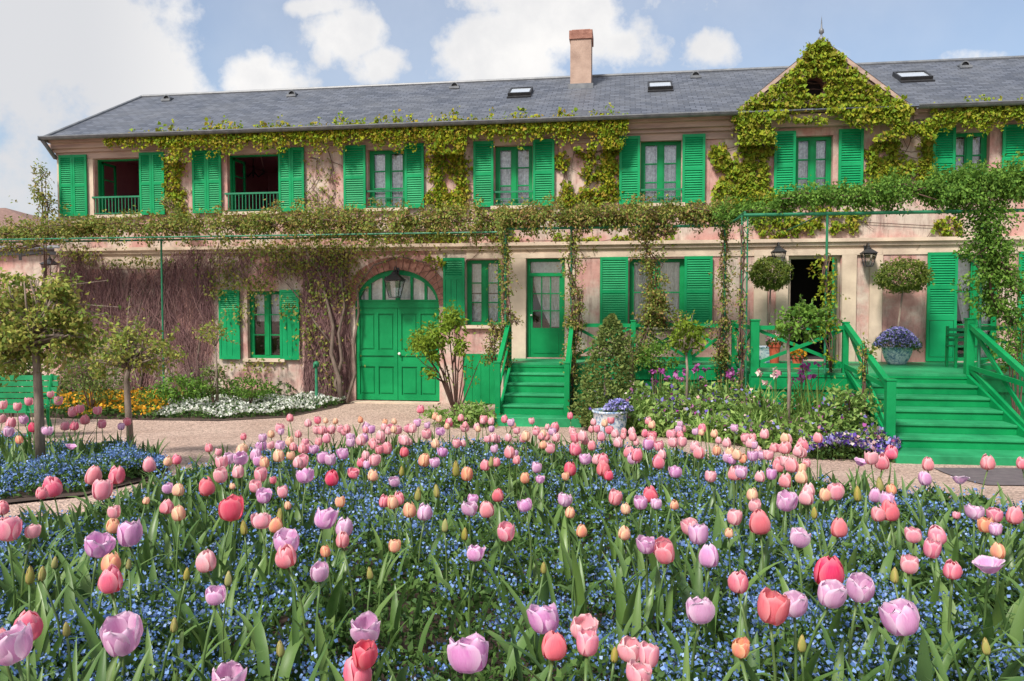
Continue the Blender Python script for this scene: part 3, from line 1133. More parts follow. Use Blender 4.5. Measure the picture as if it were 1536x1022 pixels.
def roof_bits():
    b = MB()
    b.poly([(XE, YE, EAVE - .012), (XE, YB, EAVE - .012), (XRE, YB, EAVE - .012), (XRE, YE, EAVE - .012)])
    b.quad((XRE, YE, EAVE), (XRE, YB, EAVE), (XRE, YR, ZR), (XRE, YR, ZR))
    b.build('soffit', M['moulding'], roof)
    g = MB()        # half-round gutter
    gx0, gx1 = fx(1098, 176), fx(1368, 160)
    for xa, xb in ((XE - .04, gx0 + .05), (gx1 - .05, XRE)):
        n = 10
        for i in range(n):
            t0, t1 = math.pi * i / n, math.pi * (i + 1) / n
            r = .075
            yc, zc = YE - .05, EAVE + .005
            g.quad((xa, yc - r * math.cos(t0), zc - r * math.sin(t0)), (xb, yc - r * math.cos(t0), zc - r * math.sin(t0)),
                   (xb, yc - r * math.cos(t1), zc - r * math.sin(t1)), (xa, yc - r * math.cos(t1), zc - r * math.sin(t1)))
        g.box(xa, yc - .085, zc - .012, xb, yc - .070, zc + .012)
    g.box(XE - .06, YE - .14, EAVE - .08, XE - .04, YE + .1, EAVE + .02)
    g.box(XE - .06, YE, EAVE - .075, XE + .0, YB, EAVE + .01)
    # down pipe elbow at the corner
    g.tube([(XE - .02, YE - .03, EAVE - .06), (XE + .03, YE + .06, EAVE - .2), (XL - .03, -.05, EAVE - .42)], .05, 8)
    g.build('gutter', M['zinc'], roof)
    r = MB()
    r.tube([(XH, YR, ZR + .01), (XRE, YR, ZR + .01)], .055, 8)
    r.tube([(XE, YE, EAVE + .01), (XH, YR, ZR + .01)], .045, 8)
    r.tube([(XE, YB, EAVE + .01), (XH, YR, ZR + .01)], .045, 8)
    r.build('ridge_cap', M['zinc'], roof)
    def on_roof(px, py):
        d = ray(px, py)
        # plane z = EAVE + (y-YE)*SL
        t = (EAVE + (CAM.y - YE) * SL - CAM.z) / (d.z - d.y * SL)
        return CAM + d * t
    nrm = Vector((0, -SL, 1)).normalized()
    upv = Vector((0, 1, SL)).normalized()
    def slab(b, c, w, h, t0, t1):
        n = len(b.v)
        for t in (t0, t1):
            for (a, e) in ((-1, -1), (1, -1), (1, 1), (-1, 1)):
                p = c + Vector((1, 0, 0)) * a * w / 2 + upv * e * h / 2 + nrm * t
                b.v.append(tuple(p))
        for k in ((3, 2, 1, 0), (4, 5, 6, 7), (0, 1, 5, 4), (1, 2, 6, 5), (2, 3, 7, 6), (3, 0, 4, 7)):
            b.f.append(tuple(n + i for i in k))
    for px, py, w in ((781, 141, 34), (990, 132, 35), (1368, 117.5, 42)):
        c = on_roof(px, py)
        s = c.y - CAM.y
        W = w * s / F
        H = .62
        b = MB()
        for (dx, dh, ww, hh) in ((-W / 2 + .02, 0, .04, H), (W / 2 - .02, 0, .04, H), (0, H / 2 - .02, W - .08, .04), (0, -H / 2 + .03, W - .08, .06)):
            slab(b, c + Vector((dx, 0, 0)) + upv * dh, ww, hh, 0.0, .10)
        slab(b, c - upv * (H / 2 + .06), W * 1.04, .12, .0, .03)
        sk = b.build('skylight', M['iron'], roof)
        g = MB()
        slab(g, c, W - .08, H - .1, .03, .075)
        g.build('pane', M['skyglass'], sk)
    for px, py in ((253, 150), (440, 143.5), (683, 131.5), (1043, 115.5), (1445, 100.5)):
        c = on_roof(px, py)
        b = MB()
        n = 8
        r, dp = .105, .3
        ring0 = [(c.x + r * math.cos(math.pi * i / n), c.y - .12, c.z + r * 1.1 * math.sin(math.pi * i / n)) for i in range(n + 1)]
        ring1 = [(p[0], p[1] + dp, max(p[2], roof_z(p[1] + dp) - .02)) for p in ring0]
        for i in range(n):
            b.quad(ring0[i], ring0[i + 1], ring1[i + 1], ring1[i])
        inner = [(c.x + r * .8 * math.cos(math.pi * i / n), c.y - .118, c.z + r * .88 * math.sin(math.pi * i / n) - .005) for i in range(n + 1)]
        for i in range(n):
            b.quad(ring0[i], inner[i], inner[i + 1], ring0[i + 1])
        b.box(c.x - r - .03, c.y - .17, c.z - .07, c.x + r + .03, c.y - .06, c.z - .01)
        v = b.build('roof_vent', M['zinc'], roof)
        k = MB()
        k.poly([(p[0], p[1] + .04, p[2]) for p in inner])
        k.build('vent_mouth', M['iron'], v)
    # chimney
    c = on_roof(871, 132)
    s = (c.y - CAM.y) / F
    W = 31 * s
    top = c.z + (132 - 46) * s * 1.0
    b = MB()
    b.box(c.x - W / 2, c.y, c.z - .8, c.x + W / 2, c.y + .62, top - 15 * s)
    ch = b.build('chimney', M['chimney'], roof, bevel=.01)
    b = MB()
    b.box(c.x - W / 2 - .03, c.y - .03, top - 15 * s + .001, c.x + W / 2 + .03, c.y + .65, top - 2 * s)
    b.box(c.x - W / 2 + .03, c.y + .03, top - 2 * s + .001, c.x + W / 2 - .03, c.y + .59, top + .0)
    b.build('brick_crown', M['brick'], ch, bevel=.012)
    b = MB()
    b.box(c.x - W / 2 - .05, c.y - .05, c.z - .09, c.x + W / 2 + .05, c.y - .002, c.z + .10)
    b.build('lead_flashing', M['zinc'], ch)
roof_bits()

# ---------------------------------------------------------------- gable over the middle of the front
GA = on_y(1226, 70, -.05)
GL, GR = on_y(1100, 176, -.05), on_y(1364, 160, -.05)
GZ = EAVE - .02
def gable():
    hw = (GR.x - GL.x) / 2
    cx = (GR.x + GL.x) / 2
    za = GA.z
    sl = (za - GZ) / hw
    yb = (za - EAVE) / SL + YE + .2
    # oculus
    oc = on_y(1221, 130, -.05)
    r = .215
    w = MB()
    n = 24
    circ = [(oc.x + r * math.cos(2 * math.pi * i / n), oc.z + r * math.sin(2 * math.pi * i / n)) for i in range(n)]
    outer = []
    for i in range(n):
        a = 2 * math.pi * i / n
        dx, dz = math.cos(a), math.sin(a)
        # ray to the triangle's sides
        ts = []
        if dz < -1e-6:
            ts.append((GZ - oc.z) / dz)
        for s in (1, -1):
            # z = za - sl*s*(x-cx)
            den = dz + sl * s * dx
            if den > 1e-6:
                ts.append((za - sl * s * (oc.x - cx) - oc.z) / den)
        t = min(ts)
        outer.append((oc.x + dx * t, oc.z + dz * t))
    yf = -.05
    for i in range(n):
        j = (i + 1) % n
        w.quad((circ[i][0], yf, circ[i][1]), (circ[j][0], yf, circ[j][1]), (outer[j][0], yf, outer[j][1]), (outer[i][0], yf, outer[i][1]))
        w.quad((circ[j][0], yf, circ[j][1]), (circ[i][0], yf, circ[i][1]), (circ[i][0], yf + .3, circ[i][1]), (circ[j][0], yf + .3, circ[j][1]))
    w.poly([(oc.x + r * 1.2 * math.cos(2 * math.pi * i / n), yf + .3, oc.z + r * 1.2 * math.sin(2 * math.pi * i / n)) for i in range(n)])
    for xx, zz in ((cx - hw, GZ), (cx + hw, GZ), (cx, za)):
        w.poly([(outer_x, yf, outer_z) for outer_x, outer_z in ((xx, zz),) for _ in range(0)] or [(xx - .002, yf + .002, zz), (xx, yf + .002, zz + .002), (xx + .002, yf + .002, zz)])
    g = w.build('gable_wall', M['wall'], house)
    cr = MB()       # the corners the fan leaves
    for s in (1, -1):
        cr.poly([(cx + s * hw, yf + .004, GZ), (cx + s * hw * .5, yf + .004, GZ), (cx + s * hw * .5, yf + .004, GZ + sl * hw * .5)][::s])
    cr.poly([(cx - hw * .3, yf + .004, za - sl * hw * .3), (cx + hw * .3, yf + .004, za - sl * hw * .3), (cx, yf + .004, za)])
    cr.build('gable_infill', M['wall'], g)
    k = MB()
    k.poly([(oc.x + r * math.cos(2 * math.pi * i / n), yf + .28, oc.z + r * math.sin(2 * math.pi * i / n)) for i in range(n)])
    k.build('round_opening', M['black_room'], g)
    # little roof behind the gable
    ov = .10
    o0 = .16
    pa = (cx, yf - o0, za + ov)
    pb = (cx, yb + .5, za + ov)
    pts, uvs = [], []
    for s in (-1, 1):
        e0 = (cx + s * (hw + .12), yf - o0, GZ + ov - sl * .12)
        yv = YE + .02
        e1 = (cx + s * (hw + .12), yv + .4, GZ + ov - sl * .12)
        q = [e0, e1, pb, pa]
        pts.append(q if s > 0 else q[::-1])
        u = [(0, 0), (.8, 0), (3, 2.2), (0, 2.2)]
        uvs.append(u if s > 0 else u[::-1])
    rf = uvquad(pts, uvs, 'gable_roof', M['slate'], house)
    b = MB()
    for s in (-1, 1):
        A = Vector((cx + s * (hw + .14), 0, GZ + .03 - sl * .12))
        B = Vector((cx, 0, za + .04))
        for (off, wd, y0, y1) in ((0, .09, -.15, .02), (-.095, .075, -.10, .0)):
            d = (B - A).normalized()
            nn = Vector((-d.z, 0, d.x))
            if nn.z < 0:
                nn = -nn
            P, Q = A + nn * off, B + nn * off
            m0 = len(b.v)
            for yy in (yf + y0 + .0, yf + y1):
                for c in (P - nn * wd / 2, Q - nn * wd / 2, Q + nn * wd / 2, P + nn * wd / 2):
                    b.v.append((c.x, yy, c.z))
            for kk in ((0, 1, 2, 3), (4, 7, 6, 5), (0, 4, 5, 1), (1, 5, 6, 2), (2, 6, 7, 3), (3, 7, 4, 0)):
                b.f.append(tuple(m0 + i for i in kk))
    # horizontal base moulding
    b.box(cx - hw - .1, -.28, GZ - .12, cx + hw + .1, -.003, GZ - .02)
    b.box(cx - hw - .05, -.16, GZ - .26, cx + hw + .05, -.003, GZ - .122)
    b.build('raking_cornice', M['moulding'], g)
    f = MB()
    f.lathe((cx, yf - .02, za + .08), [(.001, -.1), (.05, -.08), (.05, 0), (.075, .04), (.07, .09), (.02, .13), (.022, .17), (.055, .20), (.05, .26), (.018, .30), (.012, .42), (.001, .56)], 12)
    f.build('finial', M['zinc'], rf, smooth=True)
    return cx, hw, sl, za
GCX, GHW, GSL, GZA = gable()
# ------------------------------------------------------------------ ground
def grid_ground():
    us = np.concatenate([np.linspace(-400, -30, 12), np.linspace(-28, 28, 160), np.linspace(30, 400, 12)])
    vs = np.concatenate([np.linspace(-60, -22, 8), np.linspace(-21, 4, 150), np.linspace(5, 400, 16)])
    X, Y = np.meshgrid(us, vs)
    Z = terrain(X, Y)
    Z = np.where(Y > -1, -.0 + 0 * Z, Z)
    S = Soup()
    nx, ny = len(us), len(vs)
    v = np.stack([X, Y, Z], -1).reshape(-1, 3)
    i = np.arange(ny - 1)[:, None] * nx + np.arange(nx - 1)[None]
    q = np.stack([i, i + 1, i + nx + 1, i + nx], -1)
    S.add(v, q)
    return tag(S.build('ground', M['gravel'], None, True), kind='structure')
grid_ground()

# bed outlines: far and near edge as depth for a given direction (pixel column)
def lut(tab):
    a = np.array(tab, float)
    return lambda px: np.interp(px, a[:, 0], a[:, 1])
MAIN_FAR = lut([(-500, 3.2), (-60, 3.8), (0, 4.25), (100, 4.7), (200, 5.6), (300, 7.3), (430, 8.6), (600, 9.3), (760, 9.4), (900, 9.1), (1050, 8.2), (1200, 6.6), (1400, 5.4), (1536, 4.9), (1700, 4.4), (2100, 4.0)])
LEFT_NEAR = lut([(-300, 6.0), (0, 6.5), (120, 6.9), (225, 7.9), (250, 8.2)])
LEFT_FAR = lut([(-300, 10.0), (0, 10.0), (130, 9.4), (225, 8.5), (250, 8.2)])
def sheet(near, far, p0, p1, name, mat, lift=.015, n=60, mrows=24, mound=.0):
    S = Soup()
    px = np.linspace(p0, p1, n)
    rows = []
    for j in range(mrows):
        t = j / (mrows - 1)
        D = near(px) * (1 - t) + far(px) * t
        x = CAM.x + fwd0.x * D + RIGHT.x * (px - 768) / F * D
        y = CAM.y + fwd0.y * D + RIGHT.y * (px - 768) / F * D
        e = np.minimum(1, min(t, 1 - t) * 8)
        rows.append(np.stack([x, y, terrain(x, y) + lift + mound * e * np.ones(n)], 1))
    v = np.stack(rows).reshape(-1, 3)
    i = np.arange(mrows - 1)[:, None] * n + np.arange(n - 1)[None]
    S.add(v, np.stack([i, i + 1, i + n + 1, i + n], -1))
    return tag(S.build(name, mat, None, True), kind='structure')
sheet(lambda p: 0 * p + .35, MAIN_FAR, -900, 2400, 'flower_bed_soil', M['soil'], .02)
sheet(lambda p: LEFT_NEAR(p) - .5, LEFT_FAR, -300, 248, 'flower_bed_soil', M['soil'], .02)
def flat_patch(pts, z, name, mat):
    b = MB()
    b.poly([(p[0], p[1], z) for p in pts])
    return tag(b.build(name, mat), kind='structure')
def gp(px, py): 
    g = ground_at(px, py)
    return (g.x, g.y)
# border soil against the house
bl = [on_y(-120, 560, -.01), on_y(525, 560, -.01)]
flat_patch([(bl[0].x, -.01), (bl[0].x, -3.4), (gp(225, 631)), (gp(330, 632)), (gp(430, 627)), (gp(505, 612)), (bl[1].x, -.02)][::1], .012, 'flower_bed_soil', M['soil'])
XM1_ = fx(1124, 560, -3.25)
RB = [gp(884, 642), gp(960, 655), gp(1090, 668), gp(1200, 684), gp(1340, 690)]
YP = -3.25
flat_patch([(fx(862, 560, -1.62), -1.62)] + RB + [(3.85, -5.6), (3.85, YP - .02), (XM1_, YP - .02), (XM1_, -1.62)], .012, 'flower_bed_soil', M['soil'])
# dark paved strip at the foot of the broad steps
M['paving'] = two_tone('dark_paving', (.085, .065, .075), (.14, .115, .12), 8, .8, .4, 40)
def strip():
    a, b_, c, d_ = ground_at(1400, 703), ground_at(1480, 729), ground_at(1700, 732), ground_at(1700, 703)
    S = []
    n = 10
    for i in range(n + 1):
        t = i / n
        p = a.lerp(d_, t)
        q = b_.lerp(c, t)
        S.append((p, q))
    mb = MB()
    for i in range(n):
        for j in range(4):
            def g(k, u):
                p = S[k][0].lerp(S[k][1], u)
                return (p.x, p.y, float(terrain(p.x, p.y)) + .01)
            mb.quad(g(i, j / 4), g(i + 1, j / 4), g(i + 1, (j + 1) / 4), g(i, (j + 1) / 4))
    tag(mb.build('paved_path', M['paving']), kind='structure')
strip()

# ------------------------------------------------------------------ porch and stairs
G = M['green']
YM, YP = -1.6, -3.25
XM0, XM1 = fx(757, 545, YM), fx(1126, 560, YP)
SX0, SX1 = fx(768, 545, YM), fx(853, 545, YM)          # narrow stair, between the rails
BX0, BX1 = 3.97, 5.88                                   # broad stair
def porch():
    base = thing('porch', ((XM0 + XR) / 2, -1, 0), 'green wooden porch with cross braced railing along the house front', 'porch')
    b = MB()
    def boards(x0, x1, y0, y1):
        n = max(1, int((y1 - y0) / .14))
        for i in range(n):
            a, c = y0 + (y1 - y0) * i / n, y0 + (y1 - y0) * (i + 1) / n
            b.box(x0, a + .003, FLOOR - .035, x1, c - .003, FLOOR)
    boards(XM0, XM1 - .001, YM, -.055)
    boards(XM1, XR, YP, -.055)
    b.build('floor', M['tread'], base)
    f = MB()
    for x0, x1, y in ((XM0, XM1, YM), (XM1, XR, YP)):
        f.box(x0, y - .03, FLOOR - .30, x1, y - .002, FLOOR - .04)
        f.box(x0, y - .045, FLOOR - .075, x1, y - .031, FLOOR - .036)
        f.box(x0, y + .01, -.05, x1, y + .04, FLOOR - .06)
        n = int((x1 - x0) / .2)
        for i in range(n + 1):
            xx = x0 + (x1 - x0) * i / n
            f.box(xx - .008, y + .002, .0, xx + .008, y + .0105, FLOOR - .31)
    f.box(XM1 - .03, YP, 0, XM1 - .002, YM, FLOOR - .04)
    f.box(XM0 - .03, YM, -.05, XM0 - .002, -.003, FLOOR - .002)
    f.build('fascia', G, base)
    def post(x, y, z0, z1, s=.1):
        p = MB()
        p.box(x - s / 2, y - s / 2, z0, x + s / 2, y + s / 2, z1)
        p.box(x - s / 2 - .012, y - s / 2 - .012, z1 + .001, x + s / 2 + .012, y + s / 2 + .012, z1 + .03)
        p.build('post', G, base, bevel=.006)
    def panel(p, q, cross=1):
        p, q = Vector(p), Vector(q)
        ln = (q - p).length
        z0, z1 = FLOOR + .12, FLOOR + .80
        r = MB()
        d = (q - p) / ln
        A, B = p + d * .052, q - d * .052
        r.bar((A.x, A.y, z1), (B.x, B.y, z1), .075, .075)
        r.bar((A.x, A.y, z0), (B.x, B.y, z0), .055, .075)
        k = MB()
        n = cross
        for i in range(n):
            a = A.lerp(B, i / n)
            c = A.lerp(B, (i + 1) / n)
            k.bar((a.x, a.y - .0, z0 + .04), (c.x, c.y - .0, z1 - .04), .03, .06)
            k.bar((a.x, a.y + .032, z1 - .04), (c.x, c.y + .032, z0 + .04), .03, .06)
        r.build('rail', G, base)
        k.build('brace', G, base)
    xs = [SX1 + .08] + [fx(p, 520, YM) for p in (950, 1035)] + [XM1 - .06]
    for i, x in enumerate(xs):
        post(x, YM + .05, FLOOR, FLOOR + .88)
    for a, c in zip(xs, xs[1:]):
        panel((a, YM + .05, 0), (c, YM + .05, 0), 1 if c - a > .8 else 1)
    post(XM1 + .07, YP + .06, .0, FLOOR + .92, .15)
    panel((XM1 - .06 + .02, YM + .05, 0), (XM1 + .05, YP + .06, 0))
    xs = [XM1 + .07, fx(1192, 520, YP), BX0 - .07]
    post(xs[2], YP + .06, FLOOR, FLOOR + .88)
    panel((xs[0], YP + .06, 0), (xs[2], YP + .06, 0), 1)
    post(BX1 + .07, YP + .06, FLOOR, FLOOR + .95, .13)
    post(BX1 + 1.8, YP + .06, FLOOR, FLOOR + .88)
    panel((BX1 + .07, YP + .06, 0), (BX1 + 1.8, YP + .06, 0))
    panel((BX1 + 1.8, YP + .06, 0), (XR, YP + .06, 0), 2)
    post(SX0 - .07, YM + .05, FLOOR, FLOOR + .9)
    return base
porch()

def stairs(name, label, x0, x1, ytop, n, tread, slab, slabx, rise, posts):
    base = thing(name, ((x0 + x1) / 2, ytop - n * tread, 0), label, 'staircase')
    # n treads between the floor and the bottom slab
    for i in range(n):
        zt = FLOOR - rise * (i + 1)
        ya = ytop - tread * (i + 1)
        t = MB()
        t.box(x0, ya - .025, zt - .04, x1, ya + tread - .002, zt)
        o = t.build('tread', M['tread'], base, bevel=.006)
        r = MB()
        r.box(x0, ya + .0, zt - rise + .002 if i < n - 1 else zt - rise + .002, x1, ya + tread - .004, zt - .041)
        r.build('riser', G, base)
    r = MB()
    r.box(x0, ytop + .001, FLOOR - rise + .002, x1, ytop + .02, FLOOR - .037)
    r.build('riser', G, base)
    b = MB()
    ys = ytop - tread * n
    zs = FLOOR - rise * (n + 1)
    b.box(slabx[0], ys - slab, -.1, slabx[1], ys + .02, zs)
    b.build('bottom_step', M['tread'], base, bevel=.01)
    # closed strings under the rails
    for xx in (x0 - .03, x1 + .03):
        s = MB()
        w = .028
        pts = [(ytop, FLOOR - .0), (ytop, FLOOR - .38), (ys - .02, zs + .001), (ys - .06, zs + .14)]
        m0 = len(s.v)
        for q in (xx - w, xx + w):
            s.v += [(q, p[0], p[1]) for p in pts]
        s.f += [(m0, m0 + 1, m0 + 2, m0 + 3), (m0 + 7, m0 + 6, m0 + 5, m0 + 4)]
        for k in range(4):
            a, c = k, (k + 1) % 4
            s.f.append((m0 + a, m0 + 4 + a, m0 + 4 + c, m0 + c))
        s.build('stringer', G, base)
    for xx, cross in posts:
        p = MB()
        yb = ys - .08
        w = .13 if cross else .10
        zt = zs + 1.0
        p.box(xx - w / 2, yb - w / 2, zs, xx + w / 2, yb + w / 2, zt)
        p.box(xx - w / 2 - .01, yb - w / 2 - .01, zt + .001, xx + w / 2 + .01, yb + w / 2 + .01, zt + .03)
        p.build('newel_post', G, base, bevel=.006)
        r = MB()
        y1 = ytop + .0
        za, zb = zt - .06, FLOOR + .84
        r.bar((xx, yb + w / 2, za), (xx, y1 - .0, zb), .085, .085)
        if cross:
            lo_a, lo_b = zs + .17, FLOOR + .10
            r.bar((xx, yb + w / 2, lo_a), (xx, y1, lo_b), .055, .075)
        r.build('handrail', G, base)
        if cross:
            k = MB()
            ym = (yb + y1) / 2
            def zl(y): return lo_a + (lo_b - lo_a) * (y - yb) / (y1 - yb) + .03
            def zh(y): return za + (zb - za) * (y - yb) / (y1 - yb) - .03
            k.bar((xx + .016, yb + .07, zl(yb)), (xx + .016, y1, zh(y1)), .03, .075)
            k.bar((xx - .018, yb + .07, zh(yb)), (xx - .018, y1, zl(y1)), .03, .075)
            k.build('brace', G, base)
        else:
            k = MB()
            k.bar((xx, yb + .05, zt - .55), (xx, y1, FLOOR + .40), .04, .06)
            k.build('handrail', G, base)
    return base
stairs('wooden_staircase', 'narrow green wooden steps climbing to the curtained glass door', SX0, SX1, YM, 4, .33, .40, (fx(742, 630, -3.1), fx(873, 630, -3.1)), FLOOR / 6, [(SX0 - .07, False), (SX1 + .07, False)])
stairs('wooden_staircase', 'broad green wooden steps with cross braced railings beside the violet border', BX0, BX1, YP, 5, .44, .60, (BX0 - .14, BX1 + .14), FLOOR / 7, [(BX0 - .07, True), (BX1 + .07, True)])

# ------------------------------------------------------------------ pergola of green poles
PZ = 3.88
YPL = -.75
PX = []
def pergola():
    base = thing('pergola', (0, -1.5, 0), 'green iron pergola of slim poles carrying roses before the house', 'pergola')
    def pole(px, py, Y, z0, r=.022, lattice=False):
        x = fx(px, py, Y)
        b = MB()
        if lattice:
            for dx in (-.05, .05):
                b.tube([(x + dx, Y, z0), (x + dx, Y, PZ)], .014, 6)
            n = 22
            for i in range(n):
                a, c = z0 + (PZ - z0) * i / n, z0 + (PZ - z0) * (i + 1) / n
                s = 1 if i % 2 else -1
                b.tube([(x - .05 * s, Y, a), (x + .05 * s, Y, c)], .008, 4)
        else:
            b.tube([(x, Y, z0), (x, Y, PZ)], r, 8)
        b.build('pole', M['green_pole'], base)
        return x
    def beam(pts, r=.022):
        b = MB()
        b.tube(pts, r, 8)
        b.build('beam', M['green_pole'], base)
    xa = pole(243, 430, YPL, 0)
    x1 = pole(758, 410, YM - .12, 0, .03)
    x2 = pole(857, 410, YM - .12, 0, .024)
    x3 = pole(1087, 410, YM - .12, 0, .03)
    x4 = pole(1116, 430, YP - .12, 0, .03, True)
    x5 = pole(1240, 380, YP - .12, FLOOR)
    x6 = pole(1472, 400, YP - .12, FLOOR)
    xl = fx(-160, 350, YPL)
    beam([(xl, YPL, PZ - .03), (x1, YPL, PZ - .03)])
    beam([(xl, YPL - .55, PZ - .02), (x1, YPL - .55, PZ - .02)], .018)
    beam([(x1, YM - .12, PZ), (x3, YM - .12, PZ)], .028)
    beam([(x1, YPL, PZ - .03), (x1, YM - .12, PZ)])
    beam([(x3, YM - .12, PZ), (x4, YP - .12, PZ)])
    beam([(x4 - .02, YP - .12, PZ), (XR, YP - .12, PZ)], .03)
    beam([(x4, YP - .12, PZ + .05), (x4, -.05, PZ + .05)])
    beam([(x5, YP - .12, PZ + .03), (x5, -.05, PZ + .05)], .015)
    beam([(x2, YM - .12, PZ + .03), (x2, -.05, PZ + .05)], .015)
    return dict(xl=xl, x1=x1, x2=x2, x3=x3, x4=x4, x5=x5, x6=x6, xa=xa)
PG = pergola()

# ------------------------------------------------------------------ lanterns on the house
def lantern(px, py, Y, hh, label, arm=True):
    c = on_y(px, py, Y)
    t = thing('wall_lantern', (c.x, Y, c.z), label, 'lantern', 'wall lanterns of the house')
    b = MB()
    w, wb = hh * .30, hh * .17
    zt, zb = c.z + hh * .18, c.z - hh * .45
    def ring(z, r): return [(c.x - r, Y - r, z), (c.x + r, Y - r, z), (c.x + r, Y + r, z), (c.x - r, Y + r, z)]
    top, bot = ring(zt, w), ring(zb, wb)
    for k in range(4):
        b.bar(bot[k], top[k], .014, .014)
        b.bar(top[k], top[(k + 1) % 4], .02, .02)
        b.bar(bot[k], bot[(k + 1) % 4], .02, .02)
    b.build('lantern_frame', M['iron'], t)
    r = MB()
    e, m_ = ring(zt + .008, w * 1.2), ring(zt + hh * .24, w * .35)
    for k in range(4):
        r.quad(e[k], e[(k + 1) % 4], m_[(k + 1) % 4], m_[k])
    r.poly(e[::-1])
    r.lathe((c.x, Y, zt + hh * .24), [(w * .4, 0), (w * .42, hh * .05), (w * .15, hh * .10), (w * .18, hh * .14), (.002, hh * .18)], 10)
    r.build('lantern_roof', M['iron'], t)
    g = MB()
    k2 = .93
    a, d_ = ring(zt - .012, w * k2), ring(zb + .012, wb * k2)
    for k in range(4):
        g.quad(d_[k], d_[(k + 1) % 4], a[(k + 1) % 4], a[k])
    g.build('pane', M['glass'], t)
    if arm:
        m = MB()
        m.tube([(c.x, -.05 if Y > -1 else Y + .2, zt + hh * .30), (c.x, Y * .6, zt + hh * .52), (c.x, Y, zt + hh * .50), (c.x, Y, zt + hh * .40)], .014, 6)
        m.box(c.x - .04, -.06, zt + hh * .1, c.x + .04, -.048, zt + hh * .5)
        m.build('bracket', M['iron'], t)
    return t
lantern(592, 428, -.30, .62, 'black iron lantern hanging in the arch of the carriage door')
lantern(1168, 384, -.26, .42, 'black wall lantern over the ball tree nearest the open doorway')
lantern(1303, 386, -.26, .42, 'black wall lantern between the open doorway and the tall shutter')

# ------------------------------------------------------------------ outbuilding at the left
def outbuilding():
    y0 = 1.4
    p = on_y(92, 372, y0)
    x1 = XL - .35
    x0 = fx(-260, 372, y0)
    zt = fz(60, 374, y0)
    t = thing('outbuilding', ((x0 + x1) / 2, y0, 0), 'low outbuilding with brown tiled roofs beside the house end', 'outbuilding')
    b = MB()
    b.box(x0, y0, -.1, x1, y0 + 5, zt)
    b.build('wall', M['wall'], t)
    c = MB()
    c.box(x0, y0 - .08, zt - .16, x1, y0 - .002, zt - .04)
    c.tube([(x0, y0 - .22, zt + .02), (x1, y0 - .22, zt + .02)], .06, 8)
    c.build('gutter', M['zinc'], t)
    ridge = fz(10, 312, y0 + 3.2)
    xr = fx(8, 312, y0 + 3.2)
    r = MB()
    r.quad((x0, y0 - .2, zt + .03), (x1, y0 - .2, zt + .03), (xr, y0 + 3.2, ridge), (x0, y0 + 3.2, ridge))
    r.quad((x1, y0 + 6, zt + .03), (x0, y0 + 6, zt + .03), (x0, y0 + 3.2, ridge), (xr, y0 + 3.2, ridge))
    r.poly([(x1, y0 - .2, zt + .03), (x1, y0 + 6, zt + .03), (xr, y0 + 3.2, ridge)])
    r.build('roof', M['tile'], t)
    lantern(75, 402, y0 - .45, .5, 'black iron lantern on the outbuilding wall behind the rose standard', arm=True)
outbuilding()

# ------------------------------------------------------------------ benches
def garden_bench():
    D = 11.2
    c = ground_at(22, 648)
    D = 12.2
    x, y = from_du(D, 4)
    z = float(terrain(x, y))
    t = thing('park_bench', (x, y, z), 'green slatted garden bench behind the rose standard by the orange flowers', 'bench')
    L = 1.3
    d = RIGHT
    def P(a, b_, h): return Vector((x, y, z)) + d * a + fwd0 * b_ + Vector((0, 0, h))
    s = MB()
    for i in range(5):
        b_ = -.25 + i * .1
        s.bar(P(-L / 2, b_, .46 + .01 * i), P(L / 2, b_, .46 + .01 * i), .08, .03)
    s.build('seat', M['tread'], t)
    k = MB()
    for i in range(5):
        h = .56 + i * .095
        b_ = .28 + i * .03
        k.bar(P(-L / 2, b_, h), P(L / 2, b_, h), .03, .08)
    k.build('backrest', M['tread'], t)
    for a in (-L / 2 + .12, L / 2 - .12):
        for q in ([P(a, -.25, 0), P(a, -.22, .22), P(a, -.27, .46)], [P(a, .36, 0), P(a, .26, .3), P(a, .27, .5), P(a, .40, 1.0)]):
            g = MB()
            g.tube(q, [.035, .03] + [.028] * (len(q) - 2), 6)
            g.build('leg', G, t)
        g = MB()
        g.tube([P(a, -.27, .46), P(a, -.29, .64), P(a, -.1, .68), P(a, .30, .66)], .024, 6)
        g.build('armrest', G, t)
garden_bench()
def porch_bench():
    x0, x1 = fx(1424, 540, -1.5), fx(1462, 540, -1.5)
    y0, y1 = -1.75, -1.3
    t = thing('wooden_bench', ((x0 + x1) / 2, y0, FLOOR), 'small green slatted bench on the porch before the tall shutter', 'bench')
    s = MB()
    n = 4
    for i in range(n):
        a = y0 + (y1 - y0) * i / n
        s.box(x0, a + .006, FLOOR + .40, x1, a + (y1 - y0) / n - .006, FLOOR + .43)
    s.build('seat', M['tread'], t)
    b = MB()
    for i in range(3):
        b.box(x0 + .045, y1 - .03, FLOOR + .50 + i * .1, x1 - .045, y1 - .005, FLOOR + .56 + i * .1)
    b.build('backrest', M['tread'], t)
    for xx in (x0, x1 - .045):
        for yy, h in ((y0, .60), (y1 - .045, .80)):
            l = MB()
            l.box(xx, yy, FLOOR, xx + .045, yy + .045, FLOOR + h)
            l.build('leg', G, t)
        a = MB()
        a.box(xx - .01, y0 - .02, FLOOR + .601, xx + .055, y1 - .046, FLOOR + .63)
        a.build('armrest', G, t)
porch_bench()

